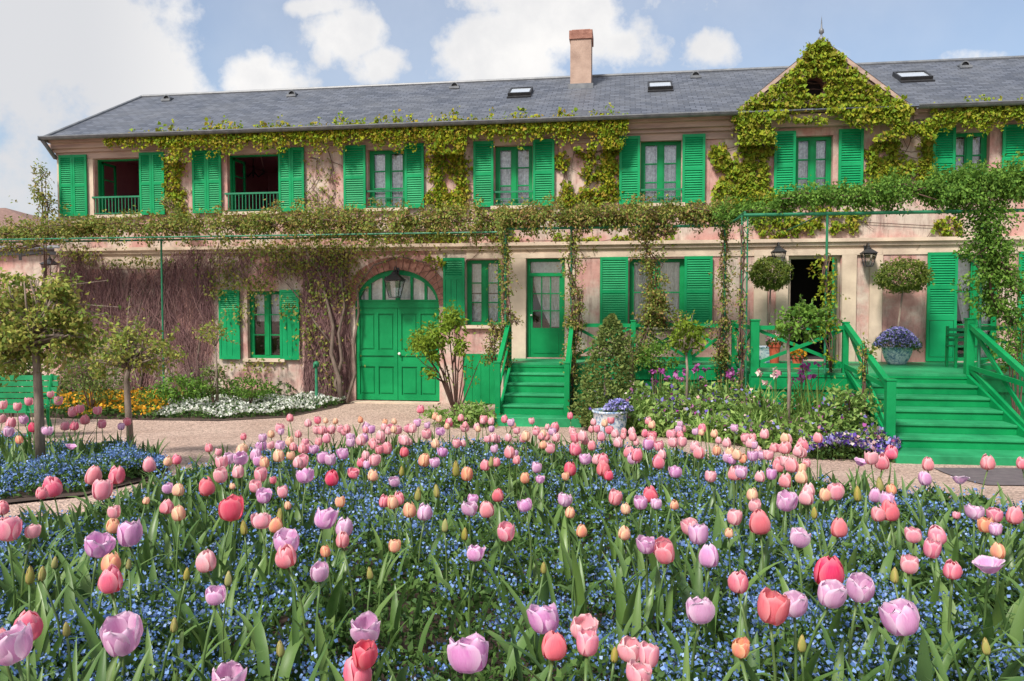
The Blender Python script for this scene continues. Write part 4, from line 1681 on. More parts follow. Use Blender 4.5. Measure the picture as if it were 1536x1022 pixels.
# ------------------------------------------------------------------ pots
def pot(c, r, h, label, style):
    t = thing('porcelain_pot', c, label, 'pot', 'blue and white porcelain pots')
    b = MB()
    if style == 'tub':
        pr = [(.001, 0), (r * .72, 0), (r * .84, h * .25), (r * .94, h * .6), (r * .97, h * .9), (r * 1.04, h * .93), (r * 1.04, h), (r * .93, h), (r * .92, h * .9)]
    else:
        pr = [(.001, 0), (r * .58, 0), (r * .62, h * .08), (r * .80, h * .35), (r * .95, h * .7), (r * 1.0, h * .92), (r * 1.05, h * .95), (r * 1.05, h), (r * .94, h), (r * .92, h * .9)]
    b.lathe(c, pr, 32)
    b.build('body', M['porcelain'], t, smooth=True)
    s = MB()
    s.lathe(c, [(r * .93, h * .9), (.001, h * .92)], 32)
    s.build('soil', M['soil'], t)
    return t
g = ground_at(915, 655)
POT1 = (g.x, g.y, g.z)
pot(POT1, .29, .44, 'large blue and white porcelain pot on the gravel before the conical shrub', 'tub')
x = fx(1345, 540, -.75)
POT2 = (x, -.75, FLOOR)
pot(POT2, .30, .36, 'blue and white porcelain bowl on the porch near the tall shutter', 'bowl')
x = fx(1152, 510, -.85)
POT3 = (x, -.85, FLOOR)
pot(POT3, .27, .36, 'blue and white porcelain bowl behind the porch railing, under the ball tree', 'bowl')
def clay_pot(px, Y, h, label):
    x = fx(px, 505, Y)
    z = FLOOR
    t = thing('flower_pot', (x, Y, z), label, 'pot', 'red clay pots on the porch')
    b = MB()
    b.lathe((x, Y, z), [(.001, 0), (.075, 0), (.105, h * .8), (.12, h * .8), (.122, h), (.105, h), (.10, h * .9), (.001, h * .9)], 20)
    b.build('body', M['terracotta'], t, smooth=False)
    return (x, Y, z + h)
CP1 = clay_pot(1162, -2.1, .50, 'red clay pot with pale flowers behind the cross braced porch railing')
CP2 = clay_pot(1197, -2.3, .26, 'red clay pot with orange flowers near the open doorway')
def standpipe():
    g_ = ground_at(475, 610)
    t = thing('standpipe', (g_.x, g_.y, 0), 'green garden standpipe among white flowers beside the twisted creeper trunk', 'standpipe')
    h = fz(475, 543, g_.y)
    b = MB()
    b.lathe((g_.x, g_.y, 0), [(.05, -.05), (.05, .05), (.035, .07), (.03, h - .12)], 12)
    b.build('pipe', M['green_pole'], t, smooth=True)
    b = MB()
    b.lathe((g_.x, g_.y, h - .12), [(.03, 0), (.065, .01), (.07, .08), (.05, .12), (.001, .14)], 12)
    b.tube([(g_.x, g_.y, h - .06), (g_.x, g_.y - .12, h - .06), (g_.x, g_.y - .15, h - .13)], .018, 6)
    b.build('tap_head', M['green_pole'], t, smooth=True)
standpipe()
# ------------------------------------------------------------------ creepers and climbing roses
def on_y_np(px, py, Y):
    dx = FWD.x * F + RIGHT.x * (px - 768) + UP.x * (511 - py)
    dy = FWD.y * F + RIGHT.y * (px - 768) + UP.y * (511 - py)
    dz = FWD.z * F + RIGHT.z * (px - 768) + UP.z * (511 - py)
    t = (Y - CAM.y) / dy
    return np.stack([CAM.x + dx * t, CAM.y + dy * t, CAM.z + dz * t], 1)
OUT = np.array([0, -1.0, 0])
def wall_vine(name, label, strokes, mat, seed, dens=.10, size=.10, thick=.10, cat='creeper', group='creepers on the house wall', stems=True, y0=-.03, holes=(), gable=False):
    """strokes: (x0, y0, x1, y1, half width, density factor) measured on the facade"""
    rs = np.random.RandomState(seed)
    S = Soup()
    ax, ay = strokes[0][0], strokes[0][1]
    p = on_y(ax, ay, 0)
    t = thing(name, (p.x, -.02, 0), label, cat, group)
    st = MB()
    seen = []
    for s in strokes:
        xa, ya, xb, yb, w = s[:5]
        k = s[5] if len(s) > 5 else 1.0
        ln = math.hypot(xb - xa, yb - ya)
        n = int((ln + w) * 2 * w * dens * 1.85 * k)
        u = rs.uniform(-.02, 1.02, n)
        # leaves gather in loose bunches
        ph = rs.uniform(0, 6.28, 3)
        wv = 1 + .35 * np.sin(u * ln / 11 + ph[0]) + .25 * np.sin(u * ln / 4.3 + ph[1])
        off = np.clip(rs.normal(0, .55, n), -1.25, 1.25) * w * wv
        nx, ny = -(yb - ya) / max(ln, 1), (xb - xa) / max(ln, 1)
        px = xa + (xb - xa) * u + nx * off + rs.normal(0, 1.2, n)
        py = ya + (yb - ya) * u + ny * off + rs.normal(0, 1.2, n)
        keep = np.ones(n, bool)
        for (hx, hy, hr) in holes:
            keep &= (px - hx) ** 2 + (py - hy) ** 2 > hr * hr
        px, py = px[keep], py[keep]
        c = on_y_np(px, py, 0.0)
        # leaves at the eave hang in front of the mouldings, those on the gable just proud of it
        yoff = np.where(c[:, 2] > EAVE - .62, -.33, 0.0)
        if gable:
            yoff = np.where(c[:, 2] > EAVE + .08, -.22, yoff)
        c = on_y_np(px, py, yoff)
        c[:, 1] = yoff + y0 - rs.uniform(0, 1, len(px)) ** 1.3 * thick * np.clip(1.2 - np.abs(off[keep]) / (w * 1.6), .25, 1)
        leaves(S, rs, c, size * .78 * rs.choice([.7, 1.0, 1.0, 1.35], len(px)), np.tile(OUT * .7, (len(px), 1)), droop=.75, aspect=.8)
        if stems and ln > 15:
            m = max(3, int(ln / 12))
            pts = []
            for i in range(m + 1):
                q = on_y(xa + (xb - xa) * i / m + rs.normal(0, w * .25), ya + (yb - ya) * i / m + rs.normal(0, w * .25), 0)
                pts.append((q.x, y0 - .01, q.z))
            st.tube(pts, .012, 4)
            if seen:                        # every runner springs from an older one
                near_ = min(seen, key=lambda q: (Vector(q) - Vector(pts[0])).length)
                st.tube([near_, pts[0]], .008, 4)
            seen += pts
            for _ in range(0 if gable else 2):              # thin side shoots over the wall
                k0 = rs.randint(0, m + 1)
                q0 = Vector(pts[k0])
                dr = Vector((rs.normal(0, 1), 0, -abs(rs.normal(.1, 1)))).normalized() * rs.uniform(.3, .8)
                st.tube([tuple(q0), tuple(q0 + dr * .5 + Vector((rs.normal(0, .05), 0, rs.normal(0, .05)))), tuple(q0 + dr)], [.008, .006, .003], 4)
    S.build('foliage', mat, t)
    if stems and st.v:
        st.build('stems', M['bark_red'], t)
    return t

wall_vine('creeper', 'green creeper along the eave over the two open windows', [
    (160, 214, 250, 211, 9), (240, 211, 330, 209, 16, 1.2), (320, 208, 400, 205, 17, 1.2), (395, 205, 470, 203, 16, 1.2), (268, 215, 266, 300, 14, .95), (262, 290, 272, 330, 14, .8), (250, 240, 252, 310, 7, .5)],
    M['creeper'], 11, .13)
wall_vine('creeper', 'thin reddish creeper on the wall between the second open window and its lace curtained neighbour', [
    (470, 230, 480, 320, 20, .20), (495, 225, 500, 320, 14, .16), (450, 300, 520, 318, 12, .5)],
    M['rose_bronze'], 12, .10, .075)
wall_vine('creeper', 'dense creeper under the gutter with two long tails beside the tall lace window', [
    (465, 205, 520, 204, 14, 1.1), (505, 199, 580, 199, 16, 1.2), (560, 203, 650, 197, 18, 1.2), (640, 195, 740, 193, 17, 1.2), (535, 186, 545, 200, 10, 1.2),
    (655, 205, 660, 300, 14, 1.1), (640, 205, 700, 215, 12, 1.1), (660, 250, 695, 262, 8, .7), (640, 295, 700, 312, 12, .8), (690, 205, 692, 300, 13, 1.0), (660, 300, 690, 308, 14, .8), (672, 225, 685, 250, 10, .8)],
    M['creeper'], 13, .13)
wall_vine('creeper', 'olive creeper trailing in loops left of the window below the chimney', [
    (735, 194, 850, 191, 17, 1.2), (840, 190, 940, 189, 17, 1.2), (905, 195, 915, 235, 12), (925, 190, 920, 215, 10), (890, 215, 878, 265, 7), (838, 232, 848, 258, 9), (915, 235, 905, 300, 12),
    (905, 245, 925, 300, 10), (905, 205, 930, 225, 12), (912, 230, 925, 260, 9), (838, 300, 900, 306, 10, .9), (862, 225, 880, 240, 6, .8), (850, 275, 852, 312, 9), (870, 288, 900, 292, 8), (900, 262, 880, 272, 7)],
    M['creeper'], 14, .13)
gab = []
for (y, xa, xb) in ((76, 1218, 1236), (88, 1208, 1250), (100, 1196, 1266), (112, 1184, 1282), (124, 1172, 1296), (136, 1158, 1312), (148, 1142, 1330), (160, 1122, 1352)):
    gab.append((xa, y, xb, y - 1, 8, 1.0))
wall_vine('creeper', 'golden green creeper covering the gable and its pointed top', gab + [
    (1225, 66, 1226, 76, 6, 1.2), (1205, 88, 1224, 68, 7, 1.1), (1228, 68, 1262, 92, 8, 1.1),
    (1100, 180, 1180, 172, 10, .9), (1105, 175, 1140, 190, 10), (1240, 166, 1365, 168, 10, .8), (1270, 178, 1350, 182, 12, .7), (1190, 182, 1240, 182, 7, .5),
    (1122, 190, 1124, 300, 13, 1.0), (1145, 200, 1142, 300, 11, .9), (1075, 225, 1095, 250, 10, .8), (1078, 275, 1110, 300, 16, .9), (1100, 255, 1130, 290, 14, .8), (1065, 225, 1085, 235, 8, .9), (1070, 245, 1110, 262, 9, .8), (1085, 285, 1180, 304, 12, .9), (1070, 300, 1150, 310, 10, .9), (1108, 180, 1130, 230, 12, .9), (1150, 182, 1156, 235, 8, .8)],
    M['creeper_lime'], 15, .15, .115, .13, holes=((1221, 131, 15),), gable=True)
wall_vine('creeper', 'golden creeper hanging between the gable window and the last upper window', [
    (1350, 165, 1362, 205, 13), (1330, 200, 1350, 270, 16, .75), (1310, 215, 1340, 225, 12, .7), (1300, 250, 1350, 280, 15, .6), (1385, 195, 1400, 185, 12), (1395, 205, 1385, 275, 13),
    (1400, 180, 1480, 173, 17, 1.1), (1470, 172, 1560, 168, 17, 1.1), (1360, 250, 1400, 275, 10, .6), (1340, 190, 1395, 198, 10, .9), (1300, 225, 1320, 275, 11, .9), (1320, 240, 1345, 270, 12, .9), (1385, 200, 1396, 270, 9, 1.0)],
    M['creeper_lime'], 16, .12, .105)
wall_vine('creeper', 'golden creeper tufts below the pergola over the open doorway', [
    (1130, 330, 1200, 335, 12, .7), (1180, 345, 1230, 335, 13, .8), (1245, 340, 1285, 338, 10, .8), (1140, 350, 1180, 352, 9, .5), (1400, 338, 1440, 345, 11, .7), (1215, 320, 1300, 322, 8, .6)],
    M['creeper_lime'], 17, .11, .11)
wall_vine('creeper', 'sparse creeper under the pergola above the narrow steps and the long window', [
    (555, 360, 640, 364, 8, .4), (625, 352, 700, 362, 11, .8), (735, 358, 780, 362, 9, .7), (830, 362, 900, 364, 10, .6), (920, 360, 1010, 362, 9, .6), (640, 388, 668, 398, 8, .9), (700, 370, 760, 374, 5, .4)],
    M['creeper_lime'], 18, .10, .10)

# the leafless creeper over the lower left wall
def bare_creeper():
    rs = np.random.RandomState(5)
    p = on_y(505, 600, 0)
    t = thing('bare_creeper', (p.x, -.1, 0), 'leafless brown creeper veiling the lower wall left of the carriage door', 'creeper', 'creepers on the house wall')
    S = Soup()
    n = 9200
    px = rs.uniform(92, 560, n)
    edge = 372 + 8 * np.sin(px / 30) + np.where((px > 150) & (px < 245), 26, 0)
    py = edge + rs.uniform(0, 1, n) ** 1.25 * 205
    ln = rs.uniform(15, 80, n)
    late = np.arange(n) > n - 2000           # the thick of it, beside the arch down to the ground
    px = np.where(late, rs.normal(498, 20, n), px)
    py = np.where(late, rs.uniform(385, 560, n), py)
    # keep window and arch clear
    keep = np.ones(n, bool)
    keep &= ~((px > 322) & (px < 458) & (py + ln > 432) & (py > 330))
    dd = ((px - 596) / 66) ** 2 + ((py + ln - 458) / 56) ** 2
    keep &= (px < 522) | ((py + ln < 404 - 0) & (dd > 1.15))
    dens = .45 + .45 * np.sin(px / 13 + np.sin(py / 31) * 2.4) + .25 * np.sin(px / 5.1 + py / 23)
    keep &= rs.uniform(0, 1, n) < np.clip(dens + np.where((py < 460) | (px > 458), .35, 0), .2, 1)
    px, py, ln = px[keep], py[keep], ln[keep]
    n = len(px)
    seg = 6
    rows = []
    yy = -.03 - rs.uniform(0, .12, n)
    drift = np.where(rs.uniform(0, 1, n) < .3, rs.normal(0, 1.0, n), rs.normal(0, .25, n))
    drift = np.where(px < 529, np.minimum(drift, (523 - px) / ln), drift)
    drift = np.where((px < 322) & (py + ln > 425), np.minimum(drift, (324 - px) / ln), drift)
    drift = np.where((px > 458) & (py + ln > 425), np.maximum(drift, (459 - px) / ln), drift)
    ph = rs.uniform(0, 6.28, n)
    wd = rs.uniform(.004, .0115, n)
    for i in range(seg + 1):
        u = i / seg
        qx = px + drift * ln * u + (3.0 + 3.5 * np.sin(ph * 3)) * np.sin(ph + u * (5 + 3 * np.cos(ph * 5)))
        qy = py + ln * u
        c = on_y_np(qx, qy, 0.0)
        c[:, 1] = yy + .02 * np.sin(ph * 2 + u * 7)
        c[:, 2] = np.maximum(c[:, 2], .03)
        w = wd * (1.0 - .5 * u)
        a, b = c.copy(), c.copy()
        a[:, 0] -= w
        b[:, 0] += w
        m_ = c.copy()
        m_[:, 1] -= w
        rows += [a, m_, b]
    v = np.stack(rows, 1)
    k = 3 * (seg + 1)
    one = []
    for i in range(seg):
        a = 3 * i
        one += [(a, a + 1, a + 4, a + 3), (a + 1, a + 2, a + 5, a + 4)]
    S.add(v, np.arange(n)[:, None, None] * k + np.array(one)[None])
    S.build('twigs', M['twig'], t)
    def trunk(pts, r0, r1):
        b = MB()
        P = []
        for i, (x, y, d) in enumerate(pts):
            q = on_y(x, y, -d)
            P.append((q.x, -d, max(q.z, .0)))
        R_ = [r0 + (r1 - r0) * i / (len(P) - 1) for i in range(len(P))]
        b.tube(P, R_, 7)
        b.build('trunk', M['creeper_bark'], t, smooth=True)
    trunk([(512, 606, .5), (509, 570, .42), (497, 530, .34), (500, 490, .28), (490, 450, .22), (480, 410, .16), (455, 372, .12)], .062, .022)
    trunk([(516, 606, .45), (503, 575, .36), (513, 540, .32), (508, 500, .26), (517, 460, .22), (512, 415, .16), (530, 375, .12)], .05, .02)
    trunk([(520, 605, .45), (533, 560, .2), (530, 520, .14), (538, 470, .10), (536, 430, .10), (560, 398, .09), (600, 385, .09), (640, 395, .08)], .04, .014)
    trunk([(500, 520, .3), (470, 480, .2), (455, 455, .14), (430, 425, .12)], .03, .012)
    trunk([(210, 600, .15), (215, 540, .10), (205, 480, .08), (220, 420, .08), (212, 380, .08)], .03, .014)
    trunk([(120, 600, .15), (126, 540, .10), (118, 470, .08), (130, 410, .08)], .035, .014)
    trunk([(300, 600, .15), (296, 540, .10), (305, 480, .08), (290, 420, .08), (300, 382, .08)], .03, .014)
    # ragged green growing on it
    L = Soup()
    def tufts(lst, mat_size):
        for (x, y, rx, ry, k) in lst:
            k = int(k * 1.7)
            q = on_y_np(x + rs.normal(0, rx, k), y + rs.normal(0, ry, k), 0.0)
            q[:, 1] = -.08 - rs.uniform(0, .22, k)
            leaves(L, rs, q, mat_size, np.tile(OUT * .5, (k, 1)), droop=.5, aspect=.6)
    tufts([(445, 400, 22, 9, 160), (505, 390, 22, 12, 200), (350, 425, 22, 8, 110), (395, 432, 16, 14, 110), (480, 440, 16, 16, 110), (470, 500, 9, 22, 90), (512, 440, 14, 20, 120), (370, 470, 10, 9, 50), (330, 440, 8, 7, 30),
           (215, 395, 26, 5, 90), (130, 385, 16, 6, 80), (490, 365, 70, 9, 260), (400, 372, 50, 8, 200), (500, 560, 10, 22, 60), (385, 550, 26, 6, 70), (560, 378, 40, 8, 150), (345, 400, 20, 9, 70), (492, 520, 20, 14, 60), (440, 465, 12, 10, 50), (530, 420, 12, 20, 60), (430, 385, 40, 10, 120)], .085)
    L.build('foliage', M['rose_bronze'], t)
bare_creeper()

def volume_vine(name, label, boxes, mat, seed, size=.07, dens=1500, cat='climbing rose', group='climbing roses on the pergola', stems=True, shoots=True, loc=None):
    """boxes: (point a, point b, half width sideways, half height, density factor) in metres, leaves along the segment a-b"""
    rs = np.random.RandomState(seed)
    S = Soup()
    a0 = boxes[0][0]
    t = thing(name, loc or (a0[0], a0[1], 0), label, cat, group)
    st = MB()
    for (a, b, hw, hh, k) in boxes:
        a, b = np.array(a, float), np.array(b, float)
        ln = np.linalg.norm(b - a)
        d = (b - a) / ln
        n = int(dens * 1.9 * k * ln * max(.12, hw) * max(.12, hh) * 16)
        u = rs.uniform(-.01, 1.01, n)
        ph = rs.uniform(0, 6.28, 4)
        wob = 1 + .4 * np.sin(u * ln * 5 + ph[0]) * np.sin(u * ln * 1.7 + ph[1]) + .2 * np.sin(u * ln * 13 + ph[2])
        # bunches of leaves
        nb = max(6, n // 7)
        bu = rs.uniform(-.01, 1.01, nb)
        bo = np.clip(rs.normal(size=(nb, 2)) * .55, -1.1, 1.1)
        pick = rs.randint(0, nb, n)
        uu = bu[pick]
        off = bo[pick]
        wob = 1 + .5 * np.sin(uu * ln * 5 + ph[0]) * np.sin(uu * ln * 1.7 + ph[1]) + .35 * np.sin(uu * ln * 11 + ph[2])
        if abs(d[2]) > .7:
            s1, s2 = np.array([1.0, 0, 0]), np.array([0, 1.0, 0])
        else:
            s1 = np.array([-d[1], d[0], 0]); s1 /= np.linalg.norm(s1)
            s2 = np.array([0, 0, 1.0])
        c = a + (b - a) * uu[:, None] + s1 * (off[:, :1] * hw * wob[:, None]) + s2 * (off[:, 1:] * hh * wob[:, None])
        c = c + rs.normal(0, size * .8, c.shape)
        gap = np.sin(uu * ln * 3.1 + ph[3]) + .8 * np.sin(uu * ln * 7.3 + ph[0]) + .5 * off[:, 1]
        kp = (gap > -1.05) | (rs.uniform(0, 1, n) < .35)
        c, off = c[kp], off[kp]
        outd = unit(s1 * off[:, :1] + s2 * off[:, 1:] + 1e-4)
        leaves(S, rs, c, size, outd * .7, droop=.45, aspect=.55)
        if shoots:
            m = int(ln * 9 * k)
            for _ in range(m):          # loose young shoots standing off the mass
                q = a + (b - a) * rs.uniform() + s1 * rs.normal(0, hw * .6) + s2 * abs(rs.normal(0, hh * .5))
                L = rs.uniform(.15, .42)
                dv = unit(np.array([[rs.normal(0, .6), rs.normal(0, .5) - .2, rs.uniform(-.5, 1.2)]]))[0]
                kk = int(L / .035)
                cc = q + dv * np.linspace(0, L, kk)[:, None] + np.array([0, 0, -1.0]) * (np.linspace(0, 1, kk) ** 2)[:, None] * L * .3
                leaves(S, rs, cc + rs.normal(0, .02, cc.shape), size * .9, np.tile(dv, (kk, 1)), droop=.3, aspect=.5)
        if stems:
            for j in range(5):
                m = max(3, int(ln / .3))
                pts = [tuple(a + (b - a) * i / m + s1 * rs.normal(0, hw * .4) + s2 * rs.normal(0, hh * .35)) for i in range(m + 1)]
                st.tube(pts, .011, 4)
    S.build('foliage', mat, t)
    if st.v:
        st.build('canes', M['bark_red'], t, smooth=True)
    return t
def seg(px0, py0, px1, py1, Y0, Y1=None):
    Y1 = Y0 if Y1 is None else Y1
    return tuple(on_y(px0, py0, Y0)), tuple(on_y(px1, py1, Y1))
a, b = seg(-60, 352, 110, 346, -1.0)
volume_vine('climbing_rose', 'bronze tinted rose at the free end of the pergola above the bench', [(a, b, .35, .26, .42), seg(0, 375, 60, 368, -1.1) + (.25, .12, .35), seg(95, 345, 150, 342, -1.0) + (.25, .16, .5)], M['rose_bronze'], 21, .075, 1000)
a, b = seg(110, 343, 400, 337, -1.0)
volume_vine('climbing_rose', 'bronze tinted rose along the pergola below the two open windows', [(a, b, .32, .25, .62), seg(60, 290, 78, 330, -.4) + (.25, .3, .12), seg(250, 300, 275, 335, -.4) + (.2, .2, .4)], M['rose_bronze'], 22, .075, 1000)
a, b = seg(395, 336, 760, 330, -1.0)
volume_vine('climbing_rose', 'olive and bronze rose along the pergola over the carriage door', [(a, b, .32, .28, .68), seg(470, 352, 740, 348, -1.1) + (.25, .08, .5)], M['rose_leaf'], 23, .075, 1000)
a, b = seg(750, 330, 1090, 322, YM - .1)
volume_vine('climbing_rose', 'green rose along the pergola over the narrow steps and the long window', [(a, b, .35, .22, 1.1), seg(960, 348, 1010, 348, YM - .1) + (.2, .12, .7)], M['rose_leaf'], 24, .07, 1150)
a, b = seg(1085, 322, 1180, 312, YM - .3, YP - .05)
c, d = seg(1170, 298, 1330, 292, YP - .05)
e, f = seg(1320, 290, 1560, 276, YP - .05)
volume_vine('climbing_rose', 'deep green rose heaped along the pergola before the gable', [(a, b, .3, .16, .9), (c, d, .35, .15, 1.2), (e, f, .40, .24, 1.3), seg(1430, 280, 1580, 262, YP + .1) + (.4, .22, 1.0)], M['rose_green'], 25, .065, 1250)
a, b = seg(1480, 310, 1492, 470, YP - .2)
volume_vine('climbing_rose', 'thick green rose column at the top of the broad steps', [(a, b, .36, .28, .9), seg(1495, 400, 1540, 440, YP - .2) + (.3, .25, .7), seg(1475, 440, 1540, 500, YP + .2) + (.25, .25, .5)], M['rose_green'], 26, .07, 900, loc=(b[0], b[1], FLOOR))
x = PG['x1']
volume_vine('climbing_rose', 'slender rose on the pole at the left of the narrow steps', [((x, YM - .12, 1.0), (x - .02, YM - .12, 3.8), .10, .10, 1.0), ((x + .05, YM - .15, 2.2), (x + .25, YM - .2, 1.9), .15, .12, .6), ((x - .28, YM - .2, 1.1), (x - .24, YM - .2, 1.9), .16, .14, .9)], M['rose_leaf'], 27, .06, 1200, loc=(x, YM - .12, 0))
x = PG['x2']
volume_vine('climbing_rose', 'slender rose on the pole at the right of the narrow steps', [((x, YM - .12, .2), (x + .02, YM - .12, 3.8), .13, .11, 1.0), ((x + .1, YM - .16, 1.6), (x + .2, YM - .2, 2.6), .12, .12, .8)], M['rose_leaf'], 28, .06, 1150, loc=(x, YM - .12, 0))
a, b = seg(968, 350, 990, 490, YM - .1)
volume_vine('climbing_rose', 'rose hanging from the pergola across the long shuttered window', [(a, b, .20, .16, .9), seg(985, 440, 960, 545, YM - .2) + (.26, .18, .8), seg(990, 470, 1040, 500, YM - .2) + (.2, .2, .6)], M['rose_leaf'], 29, .065, 1100, loc=(b[0], b[1], 0))
x = PG['x3']
volume_vine('climbing_rose', 'green rose on the porch pole right of the long window', [((x, YM - .12, .4), (x, YM - .12, 3.8), .11, .10, .9), ((x - .1, YM - .2, 1.2), (x, YM - .2, 2.0), .16, .15, .9)], M['rose_leaf'], 30, .06, 1150, loc=(x, YM - .12, 0))
x = PG['x4']
volume_vine('climbing_rose', 'leggy rose with bare canes on the lattice pole of the pergola', [((x - .05, YP - .15, 1.3), (x - .03, YP - .12, 3.7), .07, .08, .35), ((x - .1, YP - .2, .2), (x, YP - .12, 1.5), .05, .05, .25)], M['rose_leaf'], 31, .055, 900, loc=(x, YP - .12, 0))
x = PG['x5']
volume_vine('climbing_rose', 'young yellow green rose on the pole before the open doorway', [((x + .02, YP - .12, 1.9), (x, YP - .12, 3.15), .13, .10, .8), ((x + .10, YP - .12, 1.1), (x + .04, YP - .12, 2.0), .08, .08, .5)], M['creeper_lime'], 32, .075, 800, loc=(x, YP - .12, FLOOR))

# ------------------------------------------------------------------ trees and shrubs
def crown_points(rs, c, rad, n, clumps, spread=.33, shell=.6):
    cc = rs.normal(size=(clumps, 3))
    cc = unit(cc) * (rs.uniform(shell, 1, (clumps, 1)) ** .7)
    pick = rs.randint(0, clumps, n)
    p = cc[pick] + rs.normal(0, spread * .5, (n, 3))
    return np.array(c) + p * np.array(rad), unit(p)
def standard(name, label, base, trunk_pts, crowns, mat, seed, size=.06, r0=.035, bark='bark', cat='standard rose', group='standard roses', stake=False, limbs=7):
    """base point; trunk_pts up to the head; crowns: (centre, radii, leaves, clumps)"""
    rs = np.random.RandomState(seed)
    t = thing(name, base, label, cat, group)
    b = MB()
    pts = [base] + trunk_pts
    b.tube(pts, [r0 * (1 - .35 * i / (len(pts) - 1)) for i in range(len(pts))], 8)
    top = Vector(trunk_pts[-1])
    for (c, rad, n, k) in crowns:
        for i in range(limbs):
            d = unit(rs.normal(size=(1, 3)))[0] * np.array(rad) * .8
            d[2] = abs(d[2]) * .8
            e = Vector(c) + Vector(d)
            mid = top.lerp(e, .5) + Vector(rs.normal(0, .05, 3))
            b.tube([top, mid, e], [r0 * .5, r0 * .3, r0 * .12], 5)
    b.build('trunk', M[bark], t, smooth=True)
    S = Soup()
    b2 = MB()
    for (c, rad, n, k) in crowns:
        p, o = crown_points(rs, c, rad, n, k, *((.16, .55) if k > 200 else (.40, .5)))
        leaves(S, rs, p, size, o * .6, droop=.3, aspect=.55)
        if k <= 200:
            for _ in range(max(4, k // 2)):        # stray shoots break the outline
                dv = unit(rs.normal(size=(1, 3)) + np.array([[0, 0, .35]]))[0]
                q = np.array(c) + dv * np.array(rad) * rs.uniform(.75, 1.0)
                kk = rs.randint(5, 11)
                cc = q + dv * np.linspace(0, rs.uniform(.12, .36), kk)[:, None] + rs.normal(0, .018, (kk, 3))
                leaves(S, rs, cc, size, np.tile(dv, (kk, 1)) * .6, droop=.3, aspect=.5)
                b2.tube([c, tuple(q), tuple(cc[-1])], [.006, .005, .003], 4)
    if b2.v:
        b2.build('shoots', M['bark'], t)
    S.build('crown', mat, t)
    return t
def px_pt(px, py, D): return tuple(at_depth(px, py, D))
def base_pt(px, D):
    x, y = from_du(D, px)
    return (x, y, float(terrain(x, y)))
D = 7.8
standard('rose_tree', 'largest rose standard with a bronze green head beside the bench', base_pt(56, D), [px_pt(58, 600, D), px_pt(55, 545, D), px_pt(52, 515, D)],
         [(px_pt(45, 490, D), (.60, .5, .40), 3200, 30), (px_pt(98, 515, D - .1), (.22, .3, .3), 480, 9), (px_pt(2, 470, D), (.36, .4, .45), 1400, 16), (px_pt(62, 432, D), (.36, .3, .17), 420, 9), (px_pt(85, 455, D), (.22, .3, .22), 330, 7), (px_pt(20, 545, D), (.3, .3, .2), 300, 8)], M['standard_leaf'], 41, .058, .05, limbs=9)
D = 9.6
standard('rose_tree', 'rose standard with a loose pale head before the orange flowers', base_pt(193, D), [px_pt(192, 610, D), px_pt(190, 570, D), px_pt(193, 552, D)],
         [(px_pt(192, 528, D), (.52, .5, .27), 850, 24), (px_pt(155, 540, D), (.28, .3, .2), 260, 14), (px_pt(240, 535, D), (.28, .3, .2), 260, 14), (px_pt(190, 500, D), (.2, .2, .15), 150, 9)], M['standard_leaf'], 42, .06, .045, limbs=8)
D = 16.4
standard('rose_tree', 'thin rose standard growing against the bare creeper', base_pt(325, 16.6), [px_pt(325, 560, D), px_pt(323, 520, D)],
         [(px_pt(322, 500, D), (.35, .3, .3), 260, 16)], M['standard_leaf'], 43, .07, .03)
D = 13.4
standard('rose_tree', 'lime leaved rose standard before the porch railing', base_pt(1030, D), [px_pt(1031, 555, D), px_pt(1029, 528, D)],
         [(px_pt(1030, 505, D), (.30, .28, .26), 520, 22)], M['lime'], 44, .085, .028)
D = 11.9
standard('rose_tree', 'rose standard with a broad fresh head in front of the open doorway', base_pt(1184, D), [px_pt(1184, 570, D), px_pt(1182, 515, D), px_pt(1185, 500, D)],
         [(px_pt(1200, 485, D), (.40, .33, .24), 700, 26), (px_pt(1215, 470, D), (.2, .2, .15), 160, 8)], M['rose_green'], 45, .085, .03)
def ball(px, py, rx, ry, pc, label, seed):
    Y = pc[1]
    c = tuple(on_y(px, py, Y))
    s = (Y - CAM.y) / F
    base = (pc[0], pc[1], pc[2] + .32)
    rs = np.random.RandomState(seed)
    standard('topiary_tree', label, base, [(pc[0] + .02, Y, base[2] + .5), (c[0], Y, c[2] - ry * s * .7)], [(c, (rx * s * .97, rx * s * .93, ry * s), 4200, 420)], M['box_leaf'], seed, .055, .024, 'bark', 'topiary', 'clipped ball trees on the porch')
ball(1355, 414, 38, 25, POT2, 'clipped ball tree rising from the porcelain bowl by the tall shutter', 51)
ball(1156, 411, 30, 24, POT3, 'clipped ball tree behind the porch railing left of the open doorway', 52)

